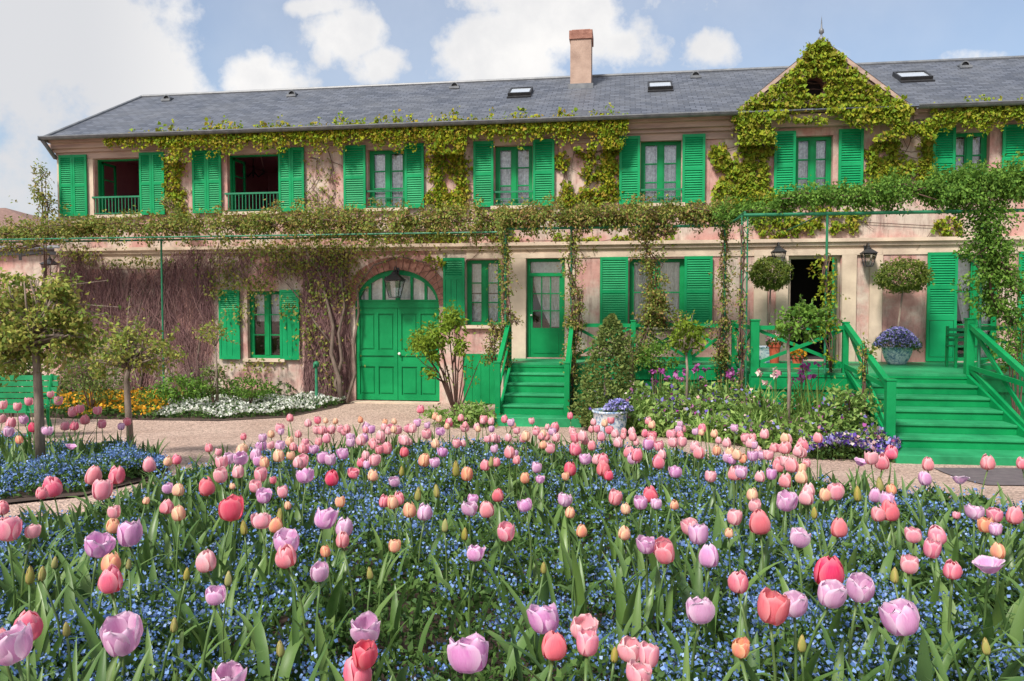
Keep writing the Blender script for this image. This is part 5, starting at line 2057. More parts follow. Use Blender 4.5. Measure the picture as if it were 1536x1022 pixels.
def conical():
    D = 13.7
    b0 = base_pt(908, D)
    rs = np.random.RandomState(61)
    t = thing('conical_shrub', b0, 'conical dark green shrub behind the large porcelain pot', 'shrub')
    z1 = px_pt(918, 478, D)[2]
    n = 5200
    h = rs.uniform(0, 1, n) ** 1.35
    H = z1 - b0[2]
    s = D / F
    cx = b0[0] + h * (px_pt(918, 480, D)[0] - b0[0])
    lump = 1 + .16 * np.sin(h * 21 + rs.uniform(0, 6, n)) 
    R_ = 54 * s * np.clip((1 - h) ** .6 * 1.02, .05, 1) * (.55 + .45 * np.minimum(1, h * 7)) * lump
    an = rs.uniform(0, 6.283, n)
    rr = R_ * rs.uniform(.35, 1.08, n) ** .6
    p = np.stack([cx + rr * np.cos(an), b0[1] + rr * np.sin(an), b0[2] + .08 + h * H], 1)
    o = np.stack([np.cos(an), np.sin(an), np.full(n, .4)], 1)
    S = Soup()
    leaves(S, rs, p, .075, o * .7, droop=.1, aspect=.5)
    S.build('foliage', M['dull_leaf'], t)
    b = MB()
    b.tube([b0, (b0[0], b0[1], b0[2] + H * .85)], [.04, .01], 6)
    b.build('trunk', M['bark'], t)
conical()

def peony_tree():
    D = 15.3
    b0 = base_pt(684, D)
    b0 = (b0[0], b0[1], 0.0)
    rs = np.random.RandomState(62)
    t = thing('flowering_shrub', b0, 'bare stemmed shrub with pale green tufts beside the carriage door', 'shrub')
    b = MB()
    heads = [(638, 512, 22, 16), (655, 505, 20, 14), (672, 484, 17, 14), (682, 478, 12, 14), (628, 520, 14, 9), (650, 535, 12, 8), (690, 520, 10, 12), (645, 560, 8, 6)]
    S = Soup()
    for (x, y, rx, ry) in heads:
        c = np.array(px_pt(x, y, D + rs.uniform(-.25, .25)))
        m = np.array(px_pt(684 + (x - 684) * .45, 590 - (605 - y) * .35, D))
        b.tube([b0, tuple(m), tuple(c)], [.022, .017, .008], 6)
        for j in range(2):
            e = c + rs.normal(0, .14, 3)
            b.tube([tuple(m), tuple((m + e) / 2 + rs.normal(0, .04, 3)), tuple(e)], [.012, .009, .005], 5)
        s = D / F
        n = int(rx * ry * 1.3)
        p = c + rs.normal(size=(n, 3)) * np.array([rx * s * .55, rx * s * .5, ry * s * .6])
        leaves(S, rs, p, .11, unit(p - c) * .7, droop=.25, aspect=.42)
    for (x, y) in ((700, 545), (708, 570), (672, 560), (695, 510), (720, 540)):
        c = px_pt(x, y, D)
        b.tube([b0, px_pt((x + 684) / 2 + 5, (y + 605) / 2, D), c], [.016, .012, .005], 5)
        n = 16
        p = np.array(c) + rs.normal(0, .10, (n, 3))
        leaves(S, rs, p, .08, None, .2, .45)
    b.build('stems', M['bark_red'], t, smooth=True)
    S.build('foliage', M['lime'], t)
peony_tree()

def bush(name, label, px, py0, py1, w, D, mat, seed, n=700, size=.07, cat='shrub', group=None, dome=True):
    b0 = base_pt(px, D)
    s = D / F
    rs = np.random.RandomState(seed)
    t = thing(name, b0, label, cat, group)
    zt, zb = px_pt(px, py0, D)[2], max(b0[2], px_pt(px, py1, D)[2])
    c = (b0[0], b0[1], (zt + zb) / 2)
    p, o = crown_points(rs, c, (w * s, w * s * .7, (zt - zb) / 2 * .95), n, max(12, n // 22), .4, .45)
    S = Soup()
    leaves(S, rs, p, size, o * .6, droop=.2, aspect=.5)
    S.build('foliage', mat, t)
    b = MB()
    for i in range(5):
        e = np.array(c) + rs.normal(0, .3, 3) * np.array([w * s, w * s * .6, 0]) + np.array([0, 0, (zt - zb) * .3])
        b.tube([b0, tuple((np.array(b0) + e) / 2 + rs.normal(0, .03, 3)), tuple(e)], [.016, .012, .006], 5)
    b.build('stems', M['bark_red'], t)
    return t
bush('leafy_bush', 'dark bush behind the bench', 12, 530, 585, 55, 14.2, M['dull_leaf'], 71, 1500, .09, group='bushes along the bare wall')
bush('leafy_bush', 'grey green bush under the bare creeper behind the orange flowers', 135, 535, 600, 50, 15.8, M['dull_leaf'], 72, 1100, .08, group='bushes along the bare wall')
bush('leafy_bush', 'fresh green bush between the orange and the white flowers', 262, 560, 604, 48, 16.3, M['rose_green'], 73, 1000, .08, group='bushes along the bare wall')
bush('leafy_bush', 'low green bush under the sill of the lower shuttered window', 372, 566, 600, 46, 16.8, M['rose_green'], 74, 900, .07, group='bushes along the bare wall')
bush('leafy_bush', 'bushy pale plant just left of the lower shuttered window', 320, 545, 596, 22, 16.6, M['dull_leaf'], 75, 420, .07, group='bushes along the bare wall')
bush('grassy_bush', 'low weedy clump at the foot of the narrow steps', 690, 603, 640, 52, 14.3, M['strap'], 76, 900, .10, group=None)
bush('leafy_bush', 'small green bush against the porch below the long window', 985, 510, 560, 34, 14.6, M['rose_green'], 77, 700, .07, group='bushes before the porch')
bush('leafy_bush', 'airy green bush against the porch under the hanging rose', 945, 500, 575, 24, 14.8, M['dull_leaf'], 78, 450, .07, group='bushes before the porch')
bush('leafy_bush', 'loose grey green bush beside the railing of the broad steps', 1272, 580, 672, 52, 11.9, M['strap'], 79, 700, .09, group='bushes before the porch')
bush('leafy_bush', 'thin red tipped bush leaning on the broad steps railing', 1300, 505, 570, 14, 12.2, M['rose_bronze'], 80, 160, .06, group='bushes before the porch')
bush('tall_bush', 'airy shrub against the sky at the house corner', 70, 240, 330, 17, 18.9, M['rose_bronze'], 81, 420, .075, cat='shrub')
bush('leafy_bush', 'dark bush half hidden by the broad steps railing at the picture edge', 1530, 470, 560, 40, 12.6, M['rose_green'], 82, 800, .07, group='bushes before the porch')

# ------------------------------------------------------------------ flowers in the pots
def pot_flowers(name, label, pc, h, r, n, mat, seed, size=.035, leafmat='cover_leaf', up=.14, cat='flowers'):
    rs = np.random.RandomState(seed)
    c = np.array([pc[0], pc[1], pc[2] + h])
    t = thing(name, tuple(c), label, cat, 'flowers in the pots')
    a = rs.uniform(0, 6.283, n)
    q = np.sqrt(rs.uniform(0, 1, n)) * r
    z = up * (1 - (q / r) ** 2 * .9) + rs.uniform(-.02, .04, n)
    p = np.stack([c[0] + q * np.cos(a), c[1] + q * np.sin(a), c[2] + z], 1)
    S = Soup()
    leaves(S, rs, p, size, np.stack([np.cos(a) * q / r, np.sin(a) * q / r, np.full(n, .8)], 1), droop=-.1, aspect=1.0, fold=.1)
    S.build('blossom', mat, t)
    p2 = p - np.array([0, 0, .05]) + rs.normal(0, .03, p.shape)
    L = Soup()
    leaves(L, rs, p2, .06, None, .1, .5)
    L.build('foliage', M[leafmat], t)
pot_flowers('potted_hydrangea', 'blue violet hydrangea mound filling the bowl under the ball tree by the tall shutter', POT2, .34, .44, 1500, M['hydrangea'], 91, .045, up=.40)
pot_flowers('potted_pansies', 'lilac blue pansies spilling from the large porcelain pot', (POT1[0] + .13, POT1[1] - .02, POT1[2]), .42, .25, 420, M['hydrangea'], 92, .045, up=.18)
pot_flowers('potted_flowers', 'pale pink flowers in the clay pot behind the porch railing', CP1, -.02, .17, 160, M['pinkmix'], 93, .045, up=.14)
pot_flowers('potted_flowers', 'orange flowers in the clay pot near the open doorway', CP2, -.02, .16, 160, M['orange'], 94, .05, up=.12)

# ------------------------------------------------------------------ low flower borders
def patch(name, label, poly_px, n, mats, seed, cat='flower border', hmin=.03, hmax=.2, size=.04, lsize=.06, lratio=1.2, leaf='cover_leaf'):
    """flowers nobody could count, sown over the ground seen inside the pixel polygon"""
    rs = np.random.RandomState(seed)
    P = [ground_at(*q) for q in poly_px]
    P = np.array([(p.x, p.y) for p in P])
    lo, hi = P.min(0), P.max(0)
    def inside(pt):
        x, y = pt[:, 0], pt[:, 1]
        r = np.zeros(len(pt), bool)
        j = len(P) - 1
        for i in range(len(P)):
            c = ((P[i, 1] > y) != (P[j, 1] > y)) & (x < (P[j, 0] - P[i, 0]) * (y - P[i, 1]) / (P[j, 1] - P[i, 1] + 1e-9) + P[i, 0])
            r ^= c
            j = i
        return r
    def sow(k):
        out = []
        m = 0
        while m < k:
            q = rs.uniform(lo, hi, (k * 2, 2))
            q = q[inside(q)]
            out.append(q)
            m += len(q)
        return np.concatenate(out)[:k]
    xy = sow(n)
    bumps = .5 + .5 * np.sin(xy[:, 0] * 5.1 + seed) * np.sin(xy[:, 1] * 4.3 + seed * 2) 
    z = terrain(xy[:, 0], xy[:, 1]) + hmin + (hmax - hmin) * (.25 + .75 * bumps) * rs.uniform(.6, 1, n)
    p = np.stack([xy[:, 0], xy[:, 1], z], 1)
    g = tag(bpy.data.objects.new(name, None), label, cat, kind='stuff')
    COL.objects.link(g)
    g.location = (float(P[:, 0].mean()), float(P[:, 1].mean()), 0)
    k = len(mats)
    for i, mt in enumerate(mats):
        S = Soup()
        leaves(S, rs, p[i::k], size, np.tile([0, -.5, .8], (len(p[i::k]), 1)), droop=-.1, aspect=1.0, fold=.1)
        S.build('blossom', mt, g)
    m = int(n * lratio)
    xy = sow(m)
    bumps = .5 + .5 * np.sin(xy[:, 0] * 5.1 + seed) * np.sin(xy[:, 1] * 4.3 + seed * 2)
    z = terrain(xy[:, 0], xy[:, 1]) + (hmin + (hmax - hmin) * (.25 + .75 * bumps)) * rs.uniform(.05, .95, m)
    L = Soup()
    leaves(L, rs, np.stack([xy[:, 0], xy[:, 1], z], 1), lsize, None, .1, .5)
    L.build('foliage', M[leaf], g)
    return g
patch('orange_flower_border', 'orange wallflowers between the bench and the white border', [(60, 628), (130, 630), (235, 630), (262, 612), (285, 598), (230, 592), (60, 600)], 2600, [M['orange'], M['orange'], M['orange'], M['creeper_lime']], 101, hmax=.34, size=.065, lsize=.10)
patch('white_flower_border', 'white flowers massed along the gravel under the bare wall', [(222, 628), (330, 630), (430, 625), (500, 611), (520, 606), (440, 600), (380, 606), (270, 606)], 4600, [M['white_fl']], 102, hmax=.27, size=.055, lsize=.07, lratio=1.4)
patch('mixed_border', 'loose green undergrowth behind the orange and white flowers', [(-60, 612), (60, 600), (240, 596), (300, 606), (440, 602), (520, 602), (530, 597), (-60, 597)], 260, [M['pinkmix']], 103, hmax=.5, size=.05, lsize=.12, lratio=12)
patch('violet_flower_patch', 'violet blue flowers in a drift behind the porcelain pot', [(985, 650), (1100, 655), (1110, 640), (1090, 632), (1000, 633)], 1700, [M['violet'], M['violet'], M['hydrangea']], 104, hmax=.66, size=.06)
patch('violet_flower_patch', 'dark violet and cream pansies at the foot of the broad steps', [(1205, 689), (1345, 695), (1352, 684), (1290, 676), (1225, 679)], 2000, [M['violet'], M['violet'], M['hydrangea'], M['pinkmix']], 105, hmax=.45, size=.06, lratio=1.0)
patch('mixed_border', 'green undergrowth with small pink flowers along the right hand gravel edge', [(880, 646), (960, 656), (1090, 668), (1215, 688), (1330, 690), (1320, 672), (1200, 662), (1125, 658), (1100, 640), (900, 632)], 1500, [M['pinkmix'], M['magenta'], M['hydrangea'], M['violet']], 106, hmin=.05, hmax=.58, size=.06, lsize=.11, lratio=8, leaf='strap')
patch('mixed_border', 'tall green undergrowth against the porch boards behind the violet drift', [(882, 648), (1000, 655), (1105, 660), (1110, 664), (1200, 676), (1300, 682), (1310, 664), (1130, 657), (1118, 632), (1000, 630), (880, 628)], 760, [M['magenta'], M['violet'], M['pinkmix'], M['hydrangea']], 107, hmin=.12, hmax=.95, size=.07, lsize=.12, lratio=13, leaf='strap')

def strap_clump(label, px, py_base, py_top, wpx, seed, mat='strap', flowers=None):
    g_ = ground_at(px, py_base)
    D = depth(g_.x, g_.y)
    s = D / F
    rs = np.random.RandomState(seed)
    b0 = (g_.x, g_.y, g_.z)
    t = thing('iris_clump', b0, label, 'iris', 'leafy clumps in the border')
    H = (py_base - py_top) * s
    n = 64
    a = rs.uniform(0, 6.283, n)
    q = np.sqrt(rs.uniform(0, 1, n)) * wpx * s * .5
    base = np.stack([b0[0] + q * np.cos(a), b0[1] + q * np.sin(a), np.full(n, b0[2])], 1)
    S = Soup()
    blades(S, rs, base, H * rs.uniform(.6, 1.12, n), .04, None, .95, 5)
    S.build('leaf_blades', M[mat], t)
    if flowers:
        fm, k = flowers
        st = MB()
        B = Soup()
        for i in range(k):
            p = np.array(b0) + np.array([rs.normal(0, wpx * s * .3), rs.normal(0, wpx * s * .25), H * rs.uniform(.85, 1.15)])
            st.tube([(p[0], p[1], b0[2]), tuple(p)], [.008, .006], 4)
            c = p + rs.normal(0, .028, (9, 3))
            leaves(B, rs, c, .085, unit(c - p), droop=.2, aspect=.8)
        st.build('stems', M['stem'], t)
        B.build('blossom', M[fm], t)
    return t
cl = [
 ('broad strap leaved clump right beside the porcelain pot', 958, 652, 585, 60, 'strap', None),
 ('strap leaved clump with magenta flowers below the long window', 1000, 640, 562, 46, 'strap', ('magenta', 6)),
 ('strap leaved clump with magenta flowers beneath the lime leaved standard', 1035, 637, 560, 46, 'strap', ('magenta', 7)),
 ('fresh strap leaves behind the violet drift', 1070, 637, 572, 50, 'strap', None),
 ('strap leaved clump with magenta flowers under the lattice pole', 1108, 640, 566, 44, 'strap', ('magenta', 6)),
 ('low strap leaves in front of the violet drift', 1120, 666, 605, 50, 'strap', None),
 ('dark strap leaves at the foot of the porch corner post', 1146, 666, 568, 44, 'strap', ('pinkmix', 4)),
 ('strap leaved clump left of the fresh headed standard', 1158, 668, 600, 50, 'strap', None),
 ('purple flowered clump beside the trunk of the fresh headed standard', 1207, 666, 558, 40, 'strap', ('magenta', 9)),
 ('yellow green spiky clump before the broad steps railing', 1226, 666, 584, 48, 'strap', None),
 ('grey green strap leaves touching the broad steps railing', 1280, 668, 588, 44, 'strap', ('magenta', 2)),
 ('low strap leaves between the violet drift and the gravel', 1060, 662, 615, 44, 'strap', None),
 ('arching strap leaves against the conical shrub', 985, 652, 596, 40, 'strap', None),
]
for i, (lb, px, yb, yt, w, mt, fl) in enumerate(cl):
    strap_clump(lb, px, yb, yt, w, 200 + i, mt, fl)
# ------------------------------------------------------------------ forget-me-nots and tulip leaves under the blooms
def bed_points(rs, n, near, far, p0, p1, bias):
    """points in the bed; bias > 0 sows more thickly towards the viewer"""
    px = rs.uniform(p0, p1, n)
    a, b = near(px), far(px)
    u = rs.uniform(0, 1, n)
    # depth drawn from 1/D**bias
    k = 2 - bias
    D = (a ** k + (b ** k - a ** k) * u) ** (1 / k)
    x = CAM.x + fwd0.x * D + RIGHT.x * (px - 768) / F * D
    y = CAM.y + fwd0.y * D + RIGHT.y * (px - 768) / F * D
    return x, y, D
def cover_height(x, y):
    return .16 + .05 * np.sin(x * 3.1 + 1.7 * np.sin(y * 1.9)) + .035 * np.sin(x * 8.3 + y * 6.1) + .025 * np.sin(x * 17 - y * 13)
def carpet(name, label, near, far, p0, p1, n, nl, seed):
    rs = np.random.RandomState(seed)
    g = tag(bpy.data.objects.new(name, None), label, 'forget-me-nots', kind='stuff')
    COL.objects.link(g)
    # flower heads in small sprays
    x, y, D = bed_points(rs, n, near, far, p0, p1, .95)
    g.location = (float(x.mean()), float(y.mean()), 0)
    tone = np.sin(x * 2.3 + 1.3 * np.sin(y * 2.1)) + .8 * np.sin(x * 5.3 + y * 4.1) + rs.normal(0, .8, n)
    keep = tone > -.6
    x, y, D = x[keep], y[keep], D[keep]
    z = terrain(x, y) + cover_height(x, y) * rs.uniform(.72, 1.22, len(x))
    per = 7
    c = np.repeat(np.stack([x, y, z], 1), per, 0)
    DD = np.repeat(D, per)
    sz = .0092 + .0014 * DD
    c += rs.normal(0, 1, c.shape) * (.015 + .0022 * DD)[:, None] * np.array([1, 1, .6])
    S = Soup()
    leaves(S, rs, c, sz, np.tile([0, -.35, .9], (len(c), 1)), droop=-.2, aspect=1.0, fold=.08)
    S.build('blossom', M['blue'], g)
    x, y, D = bed_points(rs, nl, near, far, p0, p1, .7)
    z = terrain(x, y) + cover_height(x, y) * np.sqrt(rs.uniform(.02, 1.0, nl)) * 1.02
    L = Soup()
    leaves(L, rs, np.stack([x, y, z], 1), .024 + .006 * D, None, .05, .42, .1)
    L.build('foliage', M['cover_leaf'], g)
carpet('forget_me_nots', 'blue forget-me-nots carpeting the big tulip bed', lambda p: 0 * p + 1.15, MAIN_FAR, -260, 1800, 23000, 140000, 301)
carpet('forget_me_nots', 'blue forget-me-nots around the rose standards', lambda p: LEFT_NEAR(p) - .35, LEFT_FAR, -160, 240, 3400, 14000, 302)
def leaf_mass():
    rs = np.random.RandomState(310)
    n = 2700
    x, y, D = bed_points(rs, n, lambda p: 0 * p + 1.25, MAIN_FAR, -200, 1740, -.15)
    base = np.stack([x, y, terrain(x, y)], 1)
    S = Soup()
    blades(S, rs, base, rs.uniform(.22, .40, n), rs.uniform(.02, .056, n), None, .95, 6)
    n2 = 260
    x, y, D = bed_points(rs, n2, LEFT_NEAR, LEFT_FAR, -150, 235, .3)
    blades(S, rs, np.stack([x, y, terrain(x, y)], 1), rs.uniform(.25, .4, n2), rs.uniform(.025, .05, n2), None, .7, 6)
    tag(S.build('tulip_foliage', M['tulip_leaf'], None, True), 'green tulip leaves standing among the forget-me-nots', 'foliage', kind='stuff')
leaf_mass()

# ------------------------------------------------------------------ tulips
def petal_mat(name, body, edge, foot, flame=None):
    m, N, L, b = newmat(name)
    uv = N.new('ShaderNodeUVMap')
    sep = N.new('ShaderNodeSeparateXYZ')
    L.new(uv.outputs[0], sep.inputs[0])
    oi = N.new('ShaderNodeObjectInfo')
    c = ramp(N, L, sep.outputs[1], [(.0, foot), (.22, body), (.75, body), (1.0, edge)])
    ed = N.new('ShaderNodeMath'); ed.operation = 'ABSOLUTE'
    L.new(sep.outputs[0], ed.inputs[0])
    ef = ramp(N, L, ed.outputs[0], [(.45, (0, 0, 0)), (1.0, (.95, .95, .95))])
    c = mixrgb(N, L, ef, c, edge)
    if flame:
        ff = ramp(N, L, ed.outputs[0], [(.0, (.8, .8, .8)), (.6, (0, 0, 0))])
        c = mixrgb(N, L, ff, c, flame)
    # fine veins, long in the petal
    mp = N.new('ShaderNodeMapping')
    mp.inputs['Scale'].default_value = (9, 1.2, 1)
    L.new(uv.outputs[0], mp.inputs[0])
    vn = noise(N, L, mp.outputs[0], 3, 4, .6)
    c = mixrgb(N, L, ramp(N, L, vn, [(.38, (0, 0, 0)), (.7, (.42, .42, .42))]), c, edge)
    hs = N.new('ShaderNodeHueSaturation')
    mr = N.new('ShaderNodeMapRange')
    L.new(oi.outputs['Random'], mr.inputs[0])
    mr.inputs[3].default_value = .490
    mr.inputs[4].default_value = .508
    L.new(mr.outputs[0], hs.inputs['Hue'])
    mr2 = N.new('ShaderNodeMapRange')
    L.new(oi.outputs['Random'], mr2.inputs[0])
    mr2.inputs[3].default_value = 1.12
    mr2.inputs[4].default_value = .84
    L.new(mr2.outputs[0], hs.inputs['Saturation'])
    L.new(c, hs.inputs['Color'])
    c = hs.outputs[0]
    L.new(c, b.inputs['Base Color'])
    b.inputs['Roughness'].default_value = .55
    b.inputs['Specular IOR Level'].default_value = .22
    t = N.new('ShaderNodeBsdfTranslucent')
    L.new(c, t.inputs[0])
    mx = N.new('ShaderNodeMixShader')
    mx.inputs[0].default_value = .40
    L.new(b.outputs[0], mx.inputs[1])
    L.new(t.outputs[0], mx.inputs[2])
    L.new(mx.outputs[0], N['Material Output'].inputs[0])
    return m
PM = {'C': petal_mat('coral_petals', (.82, .195, .275), (.92, .50, .53), (.75, .45, .36)),
      'R': petal_mat('red_petals', (.80, .11, .18), (.88, .30, .33), (.70, .30, .2)),
      'P': petal_mat('pink_petals', (.84, .31, .40), (.93, .62, .63), (.8, .6, .5)),
      'L': petal_mat('lilac_petals', (.69, .31, .56), (.90, .68, .82), (.75, .68, .7)),
      'A': petal_mat('apricot_petals', (.86, .47, .27), (.92, .66, .42), (.65, .55, .28), (.83, .31, .27)),
      'B': petal_mat('bud_petals', (.36, .38, .10), (.55, .42, .16), (.14, .24, .06))}
def obj_leaf_mat(name, c1, c2, c3):
    m, N, L, b = newmat(name)
    oi = N.new('ShaderNodeObjectInfo')
    c = ramp(N, L, oi.outputs['Random'], [(0, c1), (.5, c2), (1, c3)])
    v = coords(N, L, (60, 60, 4))
    c = mixrgb(N, L, ramp(N, L, noise(N, L, v, 1, 3), [(.4, (0, 0, 0)), (.65, (.3, .3, .3))]), c, (.16, .24, .09))
    L.new(c, b.inputs['Base Color'])
    b.inputs['Roughness'].default_value = .4
    t = N.new('ShaderNodeBsdfTranslucent')
    L.new(c, t.inputs[0])
    mx = N.new('ShaderNodeMixShader')
    mx.inputs[0].default_value = .28
    L.new(b.outputs[0], mx.inputs[1])
    L.new(t.outputs[0], mx.inputs[2])
    L.new(mx.outputs[0], N['Material Output'].inputs[0])
    return m
TLM = obj_leaf_mat('tulip_leaf_blade', (.06, .135, .026), (.105, .20, .04), (.15, .25, .055))
TSM = obj_leaf_mat('tulip_stem', (.09, .17, .045), (.12, .21, .055), (.15, .22, .07))

def flower_mesh(form, seed):
    """six petals, width about 1; form: closed, cup, open, wide, bud"""
    rs = random.Random(seed)
    prof = {
     'closed': ([(0, .10, 0), (.1, .34, .06), (.28, .49, .26), (.5, .52, .58), (.72, .46, .88), (.88, .34, 1.08), (1, .17, 1.20)], 1.02),
     'cup':    ([(0, .10, 0), (.1, .33, .07), (.28, .48, .27), (.5, .53, .56), (.72, .52, .84), (.88, .47, 1.01), (1, .40, 1.10)], 1.0),
     'open':   ([(0, .10, 0), (.1, .33, .06), (.28, .50, .23), (.5, .565, .49), (.72, .555, .75), (.88, .51, .93), (1, .45, 1.03)], 1.02),
     'wide':   ([(0, .09, 0), (.1, .26, .06), (.28, .40, .18), (.5, .52, .34), (.72, .62, .50), (.88, .70, .62), (1, .76, .69)], 1.0),
     'bud':    ([(0, .12, 0), (.1, .30, .1), (.28, .42, .38), (.5, .42, .82), (.72, .33, 1.28), (.88, .20, 1.56), (1, .05, 1.75)], 1.1)}[form]
    rows, phi = prof
    nt, ns = 9, 6
    T = np.linspace(0, 1, nt)
    tt = [r[0] for r in rows]
    Rr = np.interp(T, tt, [r[1] for r in rows])
    Zz = np.interp(T, tt, [r[2] for r in rows])
    V, Q, U = [], [], []
    for k in range(6):
        inner = k >= 3
        th0 = (k % 3) * 2.0944 + (1.0472 if inner else 0) + rs.uniform(-.1, .1)
        sc = (.87 if inner else 1.0) * rs.uniform(.94, 1.06)
        zs = rs.uniform(.89, 1.08) * (1.04 if inner else 1)
        flare = rs.uniform(-.05, .10) if form in ('cup', 'closed') else rs.uniform(-.12, .42) if form != 'bud' else 0
        wav = rs.uniform(0, 6.28)
        base = len(V)
        for i, t in enumerate(T):
            half = phi * (.40 + .60 * math.sin(min(1, t / .55) * math.pi / 2)) * (max(0, 1 - t ** 5.0) ** .5 if t < 1 else 0)
            half = max(half, .07 if i == nt - 1 else half)
            for j in range(ns + 1):
                s = -1 + 2 * j / ns
                a = th0 + s * half
                r = Rr[i] * sc + flare * t * t * .5
                r *= 1 + .05 * s * s * (1 if not inner else -.2) - .035 * math.cos(s * 3.14) * t
                if form in ('open', 'wide'):
                    r += .035 * math.sin(s * 5 + wav + t * 3) * t * t
                z = Zz[i] * zs - .06 * s * s * t * (1 if form != 'wide' else .5) + (.05 * math.sin(s * 6 + wav) * t ** 3 if form in ('open', 'wide') else .025 * math.sin(s * 5 + wav) * t ** 3)
                V.append((r * math.cos(a), r * math.sin(a), z))
                U.append((s, t))
        for i in range(nt - 1):
            for j in range(ns):
                a = base + i * (ns + 1) + j
                Q.append((a, a + 1, a + ns + 2, a + ns + 1))
    me = bpy.data.meshes.new('flower')
    me.from_pydata(V, [], Q)
    ul = me.uv_layers.new(name='UVMap')
    idx = np.array([v for q in Q for v in q])
    ul.data.foreach_set('uv', np.array(U)[idx].astype(np.float32).ravel())
    me.polygons.foreach_set('use_smooth', [True] * len(me.polygons))
    return me
FM = {}
for f, nv in (('closed', 3), ('cup', 3), ('open', 4), ('wide', 2), ('bud', 2)):
    for i in range(nv):
        FM.setdefault(f, []).append(flower_mesh(f, 17 * i + len(f)))
# one copy of each shape per colour, so that the colour sits on the mesh
FMC = {}
def flower_for(f, i, col):
    k = (f, i % len(FM[f]), col)
    if k not in FMC:
        me = FM[f][k[1]].copy()
        me.materials.append(PM[col])
        FMC[k] = me
    return FMC[k]
def stem_mesh(seed):
    rs = random.Random(seed)
    b = MB()
    a, c = rs.uniform(-.05, .05), rs.uniform(-.05, .05)
    pts = []
    for i in range(7):
        t = i / 6
        k = math.sin(t * math.pi)
        pts.append((a * k, c * k, t))
    b.tube(pts, [.0052 - .0012 * i / 6 for i in range(7)], 6)
    me = bpy.data.meshes.new('stem')
    me.from_pydata(b.v, [], b.f)
    me.materials.append(TSM)
    me.polygons.foreach_set('use_smooth', [True] * len(me.polygons))
    return me
STM = [stem_mesh(i) for i in range(4)]
def leaf_mesh(seed):
    rs = np.random.RandomState(seed)
    S = Soup()
    blades(S, rs, np.array([[0.0, 0, 0]]), rs.uniform(.30, .42), rs.uniform(.035, .055), np.array([0.0]), rs.uniform(.35, 1.1), 9, 1.0, .12)
    o = S.build('leaf', TLM, None, True)
    me = o.data
    bpy.data.objects.remove(o)
    return me
LFM = [leaf_mesh(i + 400) for i in range(8)]

